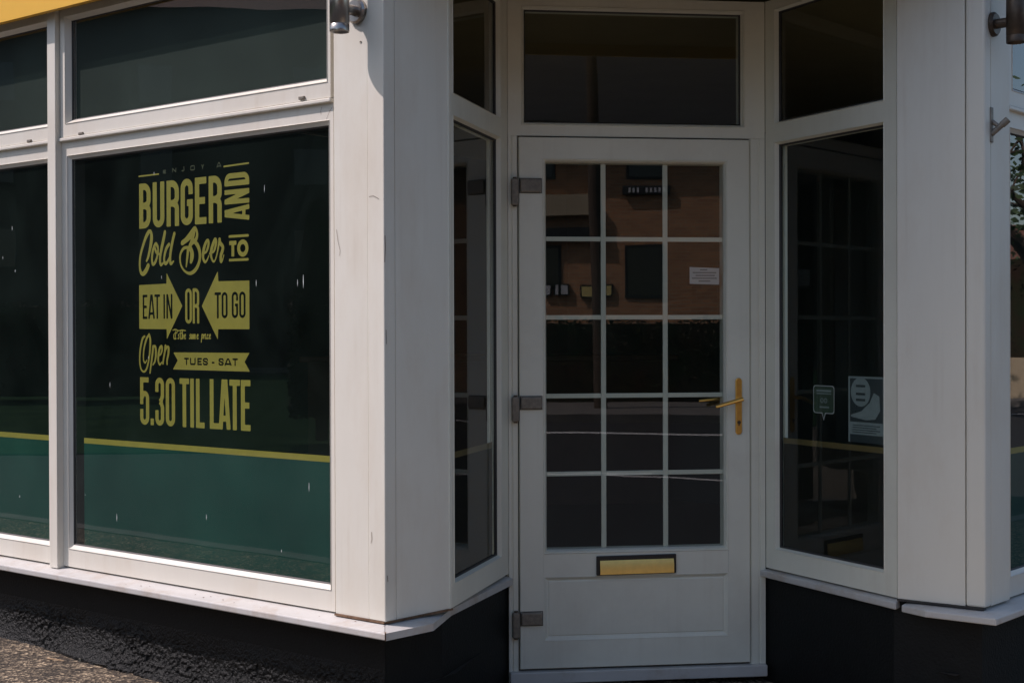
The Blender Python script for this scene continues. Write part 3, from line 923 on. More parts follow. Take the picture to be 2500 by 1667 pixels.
ff = [(2 * k, 2 * k + 1, 2 * k + 3, 2 * k + 2) for k in range(6)] + [(n0, n0 + 1, 1, 0), (n0 - 2, n0 - 1, n0 + 3, n0 + 2), tuple([n0] + list(range(0, n0, 2)) + [n0 + 2]), tuple([n0 + 3] + list(range(n0 - 1, 0, -2)) + [n0 + 1])]
mb.add(fv, ff)
mb.build('letterbox_flap', 'brass_plate', lbo)
# handle
ha, hb = DP.u(1793.0), DP.u(1808.5); hz0, hz1 = DP.z(1800, 1060), DP.z(1800, 922)
hr = (hb - ha) / 2; uc = (ha + hb) / 2
mb = MB()
outl = []
for k in range(13):
    t_ = pi * k / 12; outl.append((uc + hr * cos(t_), hz1 - hr + hr * sin(t_)))
for k in range(13):
    t_ = pi + pi * k / 12; outl.append((uc + hr * cos(t_), hz0 + hr + hr * sin(t_)))
n_ = len(outl)
mb.add([DP.p(u, z, FW) for u, z in outl] + [DP.p(u, z, FW + 0.007) for u, z in outl] , [tuple(range(n_, 2 * n_))] + [(i, (i + 1) % n_, n_ + (i + 1) % n_, n_ + i) for i in range(n_)])
bp_ = mb.build('handle_plate', 'brass', dr, bevel=0.002)
zl = DP.z(1800, 973)
ue, ze = DP.at(1747, 993, 0.05)
mb = MB()
tube(mb, DP.p(uc, zl, FW + 0.007), DP.p(uc, zl, FW + 0.045), 0.0085, 0.008)
tube(mb, DP.p(uc + 0.006, zl + 0.001, FW + 0.045), DP.p(ue, ze, FW + 0.042), 0.0085, 0.0068, 14)
mb.build('handle_lever', 'brass', dr, smooth=False, bevel=0.0015)
mb = MB(); zk = DP.z(1800, 1030)
lathe(mb, DP.p(uc, zk, FW + 0.007), (0, -1, 0), [(0, 0.0065), (0.003, 0.0065), (0.003, 0.0)], 16)
box(mb, DP, uc - 0.0022, uc + 0.0022, zk - 0.013, zk - 0.002, FW + 0.006, FW + 0.0088)
mb.build('keyhole', 'bronze', dr)
# inner handle seen through the glass
mb = MB(); box(mb, DP, uc - 0.012, uc + 0.012, hz0, hz1, -0.075, -0.062)
tube(mb, DP.p(uc, zl, -0.10), DP.p(uc - 0.125, zl - 0.012, -0.105), 0.008, 0.006, 12)
mb.build('inner_handle', 'brass', dr)

# ------------------------------------------------------------------ flat print: SDF outlines turned into thin vinyl meshes
def sd_seg(X, Y, a, b, r, butt=True):
    ax, ay = a; bx, by = b
    dx, dy = bx - ax, by - ay; L = math.hypot(dx, dy) + 1e-9
    tx, ty = dx / L, dy / L
    px, py = X - ax, Y - ay
    t = px * tx + py * ty; n = np.abs(-px * ty + py * tx)
    if butt:
        return np.maximum(n - r, np.abs(t - L / 2) - L / 2)
    tt = np.clip(t, 0, L)
    return np.hypot(t - tt, n) - r
def sd_path(X, Y, pts, r, r2=None):
    d = None
    n = len(pts) - 1
    for i in range(n):
        if abs(pts[i][0]-pts[i+1][0]) + abs(pts[i][1]-pts[i+1][1]) < 1e-6:
            continue
        rr = r if r2 is None else (r[i] + r[i + 1]) / 2 if False else (r if np.isscalar(r) else r[i])
        e = sd_seg(X, Y, pts[i], pts[i + 1], rr, True)
        d = e if d is None else np.minimum(d, e)
        if i > 0:
            d = np.minimum(d, np.hypot(X - pts[i][0], Y - pts[i][1]) - rr)
    return d
def sd_script(X, Y, pts, radii):
    d = None
    for i in range(len(pts) - 1):
        k = 3
        for j in range(k):
            ta, tb = j / k, (j + 1) / k
            a = [pts[i][q] + (pts[i + 1][q] - pts[i][q]) * ta for q in (0, 1)]
            b = [pts[i][q] + (pts[i + 1][q] - pts[i][q]) * tb for q in (0, 1)]
            r = radii[i] + (radii[i + 1] - radii[i]) * (ta + tb) / 2
            e = sd_seg(X, Y, a, b, r, False)
            d = e if d is None else np.minimum(d, e)
    return d
def sd_poly(X, Y, P):
    d = None; inside = np.zeros(X.shape, bool); n = len(P)
    for i in range(n):
        a, b = P[i], P[(i + 1) % n]
        e = sd_seg(X, Y, a, b, 0, False)
        d = e if d is None else np.minimum(d, e)
        cond = ((a[1] > Y) != (b[1] > Y)) & (X < (b[0] - a[0]) * (Y - a[1]) / (b[1] - a[1] + 1e-12) + a[0])
        inside ^= cond
    return np.where(inside, -d, d)

def arc(cx, cy, rx, ry, a0, a1, n=7):
    return [(cx + rx * cos(R(a0 + (a1 - a0) * i / n)), cy + ry * sin(R(a0 + (a1 - a0) * i / n))) for i in range(n + 1)]

def glyph(ch, w, h, t):
    """strokes of a condensed bold capital inside a w x h box; t = stroke width"""
    r = t / 2; x0, x1, y0, y1 = r, w - r, r, h - r
    c = min((x1 - x0) / 2, h * 0.16)
    m = h / 2
    if ch == 'O' or ch == '0':
        p = arc(x1 - c, y1 - c, c, c, 0, 90) + arc(x0 + c, y1 - c, c, c, 90, 180) + arc(x0 + c, y0 + c, c, c, 180, 270) + arc(x1 - c, y0 + c, c, c, 270, 360)
        return [p + [p[0], p[1]]]
    if ch == 'U':
        return [[(x0, h)] + arc(x0 + c, y0 + c, c, c, 180, 270) + arc(x1 - c, y0 + c, c, c, 270, 360) + [(x1, h)]]
    if ch == 'B':
        k = (x1 - x0) * 0.62
        return [[(x0, 0), (x0, h)],
                [(x0, y1)] + arc(x1 - k, y1 - k, k, k, 90, 0) + arc(x1 - k, m + k * .7, k, k * .7, 0, -90) + [(x0, m)],
                [(x0, m)] + arc(x1 - k, m - k * .7, k, k * .7, 90, 0) + arc(x1 - k, y0 + k, k, k, 0, -90) + [(x0, y0)]]
    if ch == 'R':
        k = (x1 - x0) * 0.62
        return [[(x0, 0), (x0, h)],
                [(x0, y1)] + arc(x1 - k, y1 - k, k, k, 90, 0) + arc(x1 - k, m + k * .7, k, k * .7, 0, -90) + [(x0, m)],
                [(x0 + (x1 - x0) * .2, m)] + arc(x1 - k, m - k * .7, k, k * .7, 90, 0) + [(x1, 0)]]
    if ch == 'D':
        k = (x1 - x0) * 0.75
        return [[(x0, 0), (x0, h)], [(x0, y1)] + arc(x1 - k, y1 - k, k, k, 90, 0) + arc(x1 - k, y0 + k, k, k, 0, -90) + [(x0, y0)]]
    if ch == 'G':
        return [[(x1, h * .66)] + arc(x1 - c, y1 - c, c, c, 0, 90) + arc(x0 + c, y1 - c, c, c, 90, 180) + arc(x0 + c, y0 + c, c, c, 180, 270) + arc(x1 - c, y0 + c, c, c, 270, 360) + [(x1, h * .545)],
                [(w, h * .545 - r * .9), (w * .52, h * .545 - r * .9)]]
    if ch == 'E':
        return [[(x0, 0), (x0, h)], [(x0, y1), (w, y1)], [(x0, m), (w * .88, m)], [(x0, y0), (w, y0)]]
    if ch == 'T':
        return [[(w / 2, 0), (w / 2, h)], [(0, y1), (w, y1)]]
    if ch == 'I':
        return [[(w / 2, 0), (w / 2, h)]]
    if ch == 'L':
        return [[(x0, 0), (x0, h)], [(x0, y0), (w, y0)]]
    if ch == 'N':
        return [[(x0, 0), (x0, h)], [(x1, 0), (x1, h)], [(x0, h), (x1, 0)]]
    if ch == 'A':
        return [[(r * .8, 0), (w / 2 - r * .45, h)], [(w - r * .8, 0), (w / 2 + r * .45, h)], [(w * .2, h * .22), (w * .8, h * .22)]]
    if ch == 'S':
        c2 = min((x1 - x0) / 2, h * .2)
        return [[(x1, h * .72)] + arc(x1 - c2, y1 - c2, c2, c2, 0, 90) + arc(x0 + c2, y1 - c2, c2, c2, 90, 180) + [(x0, h * .66), (x0 + (x1 - x0) * .25, h * .55), (x1 - (x1 - x0) * .25, h * .45), (x1, h * .34)] + arc(x1 - c2, y0 + c2, c2, c2, 0, -90) + arc(x0 + c2, y0 + c2, c2, c2, 270, 180) + [(x0, h * .28)]]
    if ch == '5':
        return [[(w * .95, y1), (0, y1)], [(x0, h), (x0, h * .43)],
                [(x0, h * .56)] + arc(x1 - c, h * .66 - c, c, c, 110, 0) + arc(x1 - c, y0 + c, c, c, 0, -90) + arc(x0 + c, y0 + c, c, c, 270, 180) + [(x0, h * .33)]]
    if ch == '3':
        return [[(x0, h * .70)] + arc(x0 + c, y1 - c, c, c, 180, 90) + arc(x1 - c, y1 - c, c, c, 90, 0) + [(x1, h * .62), (x1 - t * .35, h * .53), (w * .5, h * .5)],
                [(w * .5, h * .5), (x1 - t * .35, h * .47), (x1, h * .38)] + arc(x1 - c, y0 + c, c, c, 0, -90) + arc(x0 + c, y0 + c, c, c, 270, 180) + [(x0, h * .32)]]
    if ch == '.':
        return [[(w / 2, 0), (w / 2, h * .14)]]
    if ch == '-':
        return [[(0, h * .38), (w, h * .38)]]
    if ch == 'J':
        return [[(x1, h)] + arc(x1 - c, y0 + c, c, c, 0, -90) + [(x0, y0 + c * .4)]]
    if ch == 'Y':
        return [[(x0, h), (w / 2, m)], [(x1, h), (w / 2, m)], [(w / 2, m + r), (w / 2, 0)]]
    return []

def sd_glyphs(X, Y, items):
    """items: (char, x0, x1, y0, y1, stroke[, rot])"""
    d = np.full(X.shape, 9.0)
    for it in items:
        ch, x0, x1, y0, y1, t = it[:6]
        rot = len(it) > 6
        w, h = (x1 - x0, y1 - y0) if not rot else (y1 - y0, x1 - x0)
        th = None
        if isinstance(t, tuple): t, th = t
        for st in glyph(ch, w, h, t):
            if rot:      # reads upwards
                pts = [(x1 - q, y0 + p) for p, q in st]
            else:
                pts = [(x0 + p, y0 + q) for p, q in st]
            e = sd_path(X, Y, pts, t / 2)
            d = np.minimum(d, e)
        # keep inside its own box so mitres stay square
    return d

def vinyl(name, P, w, bounds, res, fn, m, parent, label=None):
    x0, x1, y0, y1 = bounds
    nx = int((x1 - x0) / res) + 2; ny = int((y1 - y0) / res) + 2
    gx = x0 + np.arange(nx) * res; gy = y0 + np.arange(ny) * res
    X, Y = np.meshgrid(gx, gy)
    D = fn(X, Y)
    ins = D < 0
    mb = MB(); vid = {}
    V = []; F = []
    def vert(x, y):
        k = (round(x, 6), round(y, 6))
        if k not in vid:
            vid[k] = len(V); V.append(P.p(x, y, w))
        return vid[k]
    for j in range(ny - 1):
        i = 0
        while i < nx - 1:
            c = (ins[j, i], ins[j, i + 1], ins[j + 1, i + 1], ins[j + 1, i])
            s_ = sum(map(bool, c))
            if s_ == 0:
                i += 1; continue
            if s_ == 4:
                k = i
                while k < nx - 1 and ins[j, k] and ins[j, k + 1] and ins[j + 1, k] and ins[j + 1, k + 1]:
                    k += 1
                F.append((vert(gx[i], gy[j]), vert(gx[k], gy[j]), vert(gx[k], gy[j + 1]), vert(gx[i], gy[j + 1])))
                i = k; continue
            cs = [(gx[i], gy[j], D[j, i]), (gx[i + 1], gy[j], D[j, i + 1]), (gx[i + 1], gy[j + 1], D[j + 1, i + 1]), (gx[i], gy[j + 1], D[j + 1, i])]
            poly = []
            for q in range(4):
                a = cs[q]; b = cs[(q + 1) % 4]
                if a[2] < 0: poly.append((a[0], a[1]))
                if (a[2] < 0) != (b[2] < 0):
                    t = a[2] / (a[2] - b[2])
                    poly.append((a[0] + (b[0] - a[0]) * t, a[1] + (b[1] - a[1]) * t))
            ids = [vert(*p) for p in poly]
            ids2 = [q for k_, q in enumerate(ids) if q != ids[k_ - 1]]
            if len(ids2) >= 3: F.append(tuple(ids2))
            i += 1
    mb.v = V; mb.f = F
    o = mb.build(name, m, parent)
    if label: o['label'] = label
    return o

WV = WG - 0.008
def SG(ox, oy, sc):
    """measured drawing coordinates of a close-up -> (u, z) on the glass"""
    return lambda x, y: F1.at(ox + x / sc, oy + y / sc, WV)
A3 = SG(330, 380, 7.84); A1 = SG(330, 550, 8.11); A5 = SG(330, 660, 7.84); A2 = SG(330, 790, 8.11); A4 = SG(330, 900, 7.84)
def bb(pts, m=0.02):
    xs = [p[0] for p in pts]; ys = [p[1] for p in pts]
    return (min(xs) - m, max(xs) + m, min(ys) - m, max(ys) + m)
def row(A, word, spans, ytop, ybot, xr, tw):
    """glyph items; ytop/ybot measured at the two ends of the row (xr)"""
    zt = (A(xr[0], ytop[0])[1] + A(xr[1], ytop[1])[1]) / 2
    zb = (A(xr[0], ybot[0])[1] + A(xr[1], ybot[1])[1]) / 2
    ym = (ytop[0] + ybot[0]) / 2
    it = []
    for ch, (a, b) in zip(word, spans):
        it.append((ch, A(a, ym)[0], A(b, ym)[0], zb, zt, tw))
    return it
def word(name, items, res, m, label):
    pts = [(i[1], i[3]) for i in items] + [(i[2], i[4]) for i in items]
    # clip every glyph to its own box height so stroke ends stay flush
    zb, zt = items[0][3], items[0][4]
    def fn(X, Y):
        d = sd_glyphs(X, Y, items)
        return np.maximum(d, np.maximum(Y - zt, zb - Y))
    return vinyl(name, F1, WV, bb(pts), res, fn, m, w1, label)

it = row(A3, 'BURGER', [(88, 308), (348, 570), (612, 850), (882, 1115), (1155, 1375), (1418, 1668)], (545, 378), (1400, 1288), (90, 1640), 0.0240)
word('lettering', it, 0.0025, 'yellow_vinyl', 'BURGER in tall condensed yellow capitals')
# AND, reading upwards
xa, xb = A3(1722, 760)[0], A3(2195, 760)[0]
def zrow(y0, y1):
    return (A3(1722, y0[0])[1] + A3(2195, y0[1])[1]) / 2, (A3(1722, y1[0])[1] + A3(2195, y1[1])[1]) / 2
dz = zrow((600, 552), (350, 310)); nz_ = zrow((935, 910), (665, 625)); az = zrow((1195, 1225), (1030, 935))
itn = [('D', xa, xb, dz[0], dz[1], 0.0185, 1), ('N', xa, xb, nz_[0], nz_[1], 0.0165, 1), ('A', xa, xb, A3(2195, 1222)[1], A3(2195, 935)[1], 0.0165, 1)]
vinyl('lettering', F1, WV, bb([(xa, itn[2][3]), (xb, itn[0][4])]), 0.0025, lambda X, Y: np.maximum(sd_glyphs(X, Y, itn), np.maximum(X - xb, xa - X)), 'yellow_vinyl', w1, 'AND in yellow capitals turned on end')
it = row(A4, '5.30', [(90, 262), (290, 350), (380, 548), (580, 758)], (155, 172), (1068, 1100), (90, 700), 0.0190)
it += row(A4, 'TIL', [(845, 1028), (1050, 1118), (1158, 1322)], (172, 200), (1110, 1135), (845, 1320), 0.0205)
it += row(A4, 'LATE', [(1422, 1600), (1600, 1812), (1800, 2002), (2018, 2202)], (200, 225), (1145, 1198), (1422, 2202), 0.0210)
zb_ = np.mean([i[3] for i in it]); zt_ = np.mean([i[4] for i in it])
it = [(c, a, b, zb_, zt_, t) for c, a, b, _, _, t in it]
word('lettering', it, 0.0025, 'yellow_vinyl', '5.30 TIL LATE in tall condensed yellow figures and capitals')
it = row(A5, 'OR', [(960, 1087), (1103, 1228)], (345, 345), (1018, 1015), (960, 1228), 0.0120)
word('lettering', it, 0.002, 'yellow_vinyl', 'OR in tall yellow capitals between the arrows')
# arrows with cut-out words
def arrow(ptspx, items, label):
    poly = [A5(*p) for p in ptspx]
    zb, zt = items[0][3], items[0][4]
    def fn(X, Y):
        g = np.maximum(sd_glyphs(X, Y, items), np.maximum(Y - zt, zb - Y))
        return np.maximum(sd_poly(X, Y, poly), -g)
    vinyl('arrow', F1, WV, bb(poly), 0.002, fn, 'yellow_vinyl', w1, label)
arrow([(80, 283), (603, 255), (608, 50), (905, 682), (608, 1318), (603, 1125), (80, 1120)],
      row(A5, 'EATIN', [(148, 236), (256, 376), (374, 478), (540, 578), (600, 716)], (462, 460), (930, 925), (148, 716), 0.0092), 'yellow arrow pointing right with EAT IN cut out')
arrow([(1278, 682), (1585, 15), (1598, 210), (2190, 195), (2188, 1125), (1590, 1125), (1582, 1325)],
      row(A5, 'TOGO', [(1525, 1645), (1658, 1772), (1852, 1972), (1995, 2115)], (415, 412), (915, 915), (1525, 2115), 0.0098), 'yellow arrow pointing left with TO GO cut out')
# TO with rules
it = row(A1, 'T', [(1870, 2012)], (315, 305), (622, 618), (1870, 2010), 0.0145) + [('O',) + (A1(2028, 450)[0], A1(2248, 450)[0], A1(2137, 622)[1], A1(2137, 285)[1], 0.0145)]
def fn_to(X, Y):
    d = sd_glyphs(X, Y, it[:1])
    d = np.maximum(d, np.maximum(Y - it[0][4], it[0][3] - Y))
    cu = (it[1][1] + it[1][2]) / 2; cz = (it[1][3] + it[1][4]) / 2
    ru, rz = (it[1][2] - it[1][1]) / 2 - .0075, (it[1][4] - it[1][3]) / 2 - .0075
    d = np.minimum(d, np.abs(np.hypot((X - cu) / ru, (Y - cz) / rz) - 1) * min(ru, rz) - .0078)
    for (a, b) in (((1860, 226), (2256, 200)), ((1865, 692), (2252, 674))):
        d = np.minimum(d, sd_seg(X, Y, A1(*a), A1(*b), 0.0045))
    return d
vinyl('lettering', F1, WV, bb([A1(1860, 190), A1(2260, 700)]), 0.002, fn_to, 'yellow_vinyl', w1, 'TO in yellow capitals between two rules')
# ribbon TUES - SAT
rib = [A2(*p) for p in [(755, 568), (2262, 580), (2165, 755), (2270, 950), (745, 905), (840, 728)]]
it2 = row(A2, 'TUES-SAT', [(970, 1060), (1085, 1195), (1230, 1320), (1338, 1440), (1515, 1568), (1648, 1752), (1765, 1910), (1925, 2030)], (672, 690), (815, 838), (980, 2030), 0.0062)
zb2, zt2 = it2[0][3], it2[0][4]
vinyl('ribbon', F1, WV, bb(rib), 0.002, lambda X, Y: np.maximum(sd_poly(X, Y, rib), -np.maximum(sd_glyphs(X, Y, it2), np.maximum(Y - zt2, zb2 - Y))), 'yellow_vinyl', w1, 'yellow ribbon with TUES - SAT cut out')
# ENJOY A and its rules
ej = [('E', 545, 605, 350, 278), ('N', 722, 800, 322, 245), ('J', 895, 955, 308, 212), ('O', 1070, 1155, 288, 190), ('Y', 1275, 1335, 262, 175), ('A', 1570, 1665, 228, 128)]
ite = [(c, A3(a, b0)[0], A3(b, b0)[0], A3((a + b) / 2, b0)[1], A3((a + b) / 2, t0)[1], 0.0042) for c, a, b, b0, t0 in ej]
for g_ in ite:
    vinyl('lettering', F1, WV, (g_[1] - .01, g_[2] + .01, g_[3] - .01, g_[4] + .01), 0.0015, lambda X, Y, g_=g_: sd_glyphs(X, Y, [g_]), 'faint_vinyl', w1, 'worn thin capital %s of the faded ENJOY A line' % g_[0])
vinyl('rule', F1, WV, bb([A3(78, 400), A3(470, 355)]), 0.0015, lambda X, Y: sd_seg(X, Y, A3(78, 403), A3(470, 357), 0.0028), 'yellow_vinyl', w1)
vinyl('rule', F1, WV, bb([A3(1705, 215), A3(2195, 140)]), 0.0015, lambda X, Y: sd_seg(X, Y, A3(1705, 214), A3(2192, 146), 0.0030), 'yellow_vinyl', w1)

def spline(pts, n=6):
    out = []
    P_ = [pts[0]] + list(pts) + [pts[-1]]
    for i in range(1, len(P_) - 2):
        a, b, c, d = (np.array(P_[k], float) for k in (i - 1, i, i + 1, i + 2))
        for j in range(n):
            t = j / n
            out.append(tuple(0.5 * ((2 * b) + (-a + c) * t + (2 * a - 5 * b + 4 * c - d) * t * t + (-a + 3 * b - 3 * c + d) * t ** 3)))
    out.append(tuple(map(float, pts[-1])))
    return out
def script(A, strokes, label, res=0.002, k=1.0):
    """strokes: lists of (x, y, stroke half-width in drawing units)"""
    S_ = []
    allp = []
    for st in strokes:
        sp = spline(st, 5)
        pu = [A(p[0], p[1]) for p in sp]
        sc = 0.00029 * k
        S_.append((pu, [max(p[2], 4) * sc for p in sp])); allp += pu
    def fn(X, Y):
        d = np.full(X.shape, 9.0)
        for pu, rr in S_:
            xs = [p[0] for p in pu]; ys = [p[1] for p in pu]; mr = max(rr) + 0.006
            msk = (X[0] > min(xs) - mr) & (X[0] < max(xs) + mr)
            rws = (Y[:, 0] > min(ys) - mr) & (Y[:, 0] < max(ys) + mr)
            sub = np.ix_(rws, msk)
            e = None
            for i in range(len(pu) - 1):
                q = sd_seg(X[sub], Y[sub], pu[i], pu[i + 1], (rr[i] + rr[i + 1]) / 2, False)
                e = q if e is None else np.minimum(e, q)
            d[sub] = np.minimum(d[sub], e)
        return d
    vinyl('lettering', F1, WV, bb(allp, 0.015), res, fn, 'yellow_vinyl', w1, label)

script(A1, [
    # C
    [(232, 708, 14), (262, 640, 20), (300, 480, 25), (330, 300, 30), (330, 180, 26), (305, 118, 22), (260, 160, 28), (205, 280, 24), (150, 450, 22), (112, 600, 20), (98, 740, 19), (103, 870, 20), (130, 950, 24), (175, 955, 30), (225, 890, 34), (265, 800, 30)],
    # o
    [(455, 430, 20), (420, 365, 20), (378, 440, 22), (348, 560, 20), (340, 690, 18), (360, 775, 20), (405, 730, 20), (445, 610, 18), (462, 470, 16), (430, 370, 16)],
    [(395, 440, 16), (430, 540, 20), (480, 570, 14)],
    # l
    [(598, 135, 24), (575, 260, 26), (535, 440, 26), (505, 600, 22), (500, 720, 20), (520, 785, 20), (560, 750, 12)],
    # d
    [(678, 380, 22), (630, 450, 24), (595, 560, 20), (580, 680, 18), (600, 755, 22), (640, 735, 20), (680, 650, 12)],
    [(785, 165, 24), (755, 290, 24), (722, 450, 24), (702, 600, 22), (700, 700, 22), (715, 762, 20), (765, 715, 12)],
    # B
    [(945, 350, 32), (1020, 290, 34), (1085, 220, 40), (1150, 120, 34), (1192, 58, 24), (1225, 110, 20), (1235, 200, 22), (1205, 290, 26), (1120, 360, 30), (1095, 430, 30), (1130, 540, 34), (1130, 640, 34), (1110, 730, 20)],
    [(1175, 130, 24), (1155, 210, 30), (1130, 300, 26), (1100, 400, 20)],
    [(1190, 330, 26), (1240, 390, 28), (1280, 500, 26), (1290, 620, 24), (1270, 740, 24), (1215, 860, 26), (1140, 935, 24), (1060, 950, 18), (970, 890, 14), (910, 780, 14), (895, 650, 16), (915, 540, 18), (975, 455, 20), (1050, 440, 18)],
    [(1055, 470, 22), (1045, 580, 22), (1032, 700, 18), (1018, 820, 10)],
    # e e r
    [(1345, 560, 12), (1410, 530, 16), (1450, 430, 20), (1462, 330, 20), (1435, 300, 18), (1390, 390, 24), (1358, 520, 24), (1352, 640, 20), (1385, 725, 18), (1430, 690, 12), (1465, 600, 8)],
    [(1480, 560, 12), (1560, 520, 16), (1602, 400, 20), (1610, 300, 20), (1585, 280, 18), (1545, 390, 24), (1512, 510, 24), (1512, 620, 18), (1550, 715, 14), (1590, 690, 10), (1630, 560, 12), (1660, 400, 16), (1680, 280, 20)],
    [(1680, 280, 22), (1690, 350, 24), (1740, 420, 24), (1735, 500, 24), (1705, 600, 24), (1705, 715, 20), (1735, 690, 10), (1762, 590, 8)],
], 'Cold Beer in yellow brush script')
script(A2, [
    [(275, 215, 18), (290, 260, 18), (300, 330, 20), (295, 480, 18), (280, 640, 16), (255, 780, 16), (220, 900, 16), (170, 950, 14), (115, 900, 14), (90, 760, 14), (95, 560, 16), (120, 400, 18), (150, 290, 18), (190, 250, 14)],
    [(270, 225, 16), (225, 300, 18), (185, 440, 16), (165, 580, 14), (165, 720, 12), (195, 775, 12), (230, 720, 8)],
    [(355, 450, 20), (345, 560, 20), (325, 720, 18), (305, 860, 16), (290, 975, 12)],
    [(345, 520, 12), (375, 445, 16), (405, 480, 20), (408, 620, 20), (390, 740, 16), (350, 810, 12)],
    [(455, 640, 10), (505, 600, 14), (532, 510, 16), (525, 445, 16), (490, 480, 20), (462, 600, 20), (455, 730, 16), (485, 810, 14), (525, 760, 8)],
    [(600, 440, 20), (585, 560, 18), (560, 700, 16), (548, 790, 14)],
    [(590, 560, 10), (625, 470, 16), (660, 475, 20), (655, 600, 20), (630, 720, 16), (630, 800, 14)],
], 'Open in yellow brush script', k=0.95)
# it's the same price - tiny brush script
def tiny(x, y, ch):
    L = {'i': [[(0, 55), (-4, 110), (2, 150), (14, 145)]],
         't': [[(8, 0), (0, 90), (0, 150), (14, 145)], [(-10, 40), (24, 36)]],
         's': [[(20, 60), (6, 80), (18, 115), (10, 148), (-4, 140)]],
         'h': [[(8, -5), (-2, 150)], [(0, 100), (16, 68), (20, 90), (14, 150)]],
         'e': [[(0, 110), (18, 92), (16, 62), (2, 80), (-2, 125), (8, 150), (22, 138)]],
         'a': [[(20, 65), (4, 75), (-2, 130), (10, 145), (22, 80), (20, 148)]],
         'm': [[(2, 62), (-4, 150)], [(0, 100), (14, 64), (14, 150)], [(14, 100), (30, 64), (30, 150)]],
         'p': [[(2, 62), (-10, 215)], [(0, 85), (18, 62), (20, 110), (2, 146)]],
         'r': [[(2, 64), (-2, 150)], [(0, 95), (18, 64)]],
         'c': [[(18, 74), (6, 68), (-2, 120), (8, 150), (22, 140)]],
         "'": [[(4, 0), (0, 24)]]}[ch]
    return [[(x + a * 1.15, y + b, 7.5) for a, b in st] for st in L]
st = []
for x, ch in zip((768, 800, 822, 846, 895, 930, 972, 1010, 0, 1078, 1118, 1158, 1225, 0, 1320, 1362, 1400, 1428, 1470), "it's the same price"):
    pass
txt = [('i', 768), ('t', 796), ("'", 830), ('s', 848), ('t', 898), ('h', 930), ('e', 975), ('s', 1075), ('a', 1110), ('m', 1155), ('e', 1225), ('p', 1320), ('r', 1362), ('i', 1395), ('c', 1425), ('e', 1470)]
for ch, x in txt:
    st += tiny(x, 150 - 0, ch) if ch not in ('t', 'h', "'") else tiny(x, 150, ch)
st.append([(745, 130, 6), (800, 116, 9), (860, 140, 7), (930, 128, 8), (1000, 140, 6)])
script(A2, st, "it's the same price in tiny yellow script", res=0.0015)

# ------------------------------------------------------------------ notices and stickers (flat print)
def card(name, P, w, px4, m, label, cat, parent=None, border=None):
    """px: x0,x1 and top/bottom at both ends"""
    x0, x1, yt0, yt1, yb0, yb1 = px4
    a = P.at(x0, yt0, w); b = P.at(x1, yt1, w); c = P.at(x1, yb1, w); d = P.at(x0, yb0, w)
    return a, b, c, d
# paper notice on the door glass
P_ = DP; w_ = -0.016
na, nb_, nc, nd = card('n', DP, w_, (1684, 1756, 652, 655, 693, 695), 'paper', '', '')
t = thing('paper_notice', 'small white paper notice stuck inside the door glass', 'notice', DP.p(na[0], nd[1], w_))
mb = MB(); mb.add([DP.p(*q, w_) for q in (nd, nc, nb_, na)], [(0, 1, 2, 3)]); mb.build('sheet', 'paper', t)
mb = MB()
W_, H_ = nb_[0] - na[0], na[1] - nd[1]
for k, (a, b) in enumerate([(0.35, 0.6), (0.1, 0.9), (0.2, 0.85), (0.08, 0.92), (0.3, 0.7)]):
    z = na[1] - H_ * (0.16 + 0.17 * k)
    quad(mb, DP, (na[0] + W_ * a, na[0] + W_ * b, z - 0.0018, z + 0.0018), w_ + 0.0008)
mb.build('printed_lines', 'ink', t)
# poster and sticker on the right splay
w_ = -0.030
pa, pb, pc, pd = card('p', SRp, w_, (2071, 2160, 916, 923, 1076, 1087), 'paper', '', '')
U0, U1 = pa[0], pb[0]; Z1 = (pa[1] + pb[1]) / 2; Z0 = (pc[1] + pd[1]) / 2
pt_ = thing('poster', 'small dark poster with pale circle and bird shape inside the right splayed window', 'poster', SRp.p(U0, Z0, w_))
W_, H_ = U1 - U0, Z1 - Z0
def rl(a, b, c, d):
    return (U0 + W_ * a, U0 + W_ * b, Z1 - H_ * d, Z1 - H_ * c)
mb = MB(); quad(mb, SRp, rl(0, 1, 0, 1), w_); mb.build('sheet', 'paper_dim', pt_)
mb = MB(); quad(mb, SRp, rl(.05, .95, .03, .69), w_ + 0.0006); quad(mb, SRp, rl(.05, .95, .88, 1.0), w_ + 0.0006); mb.build('dark_panel', 'poster_dark', pt_)
cu, cz = U0 + W_ * .35, Z1 - H_ * .235
def fnp(X, Y):
    d = np.hypot((X - cu) / (W_ * .27), (Y - cz) / (H_ * .22)) - 1
    d = d * 0.03
    for k in (-.09, 0.03, .12):
        d = np.maximum(d, -sd_seg(X, Y, (cu - W_ * .13, cz - H_ * k), (cu + W_ * .13, cz - H_ * k), H_ * .018))
    bird = [(.10, .60), (.38, .54), (.62, .40), (.72, .26), (.84, .30), (.86, .50), (.74, .62), (.5, .64)]
    b = sd_poly(X, Y, [(U0 + W_ * a, Z1 - H_ * c) for a, c in bird]) - 0.004
    return np.minimum(d, b)
vinyl('pale_motif', SRp, w_ + 0.0012, (U0, U1, Z0, Z1), 0.002, fnp, 'paper_dim', pt_)
mb = MB()
for k in range(4):
    z = .735 + .035 * k
    quad(mb, SRp, rl(.12, .88 - .1 * (k % 2), z, z + .012), w_ + 0.0007)
mb.build('printed_lines', 'poster_dark', pt_)
sa, sb, sc_, sd_ = card('s', SRp, w_, (1986, 2037, 939, 943, 1007, 1011), '', '', '')
SU0, SU1, SZ1, SZ0 = sa[0], sb[0], (sa[1] + sb[1]) / 2, (sc_[1] + sd_[1]) / 2
stt = thing('window_sticker', 'small speech-bubble sticker with two round eyes inside the right splayed window', 'sticker', SRp.p(SU0, SZ0, w_))
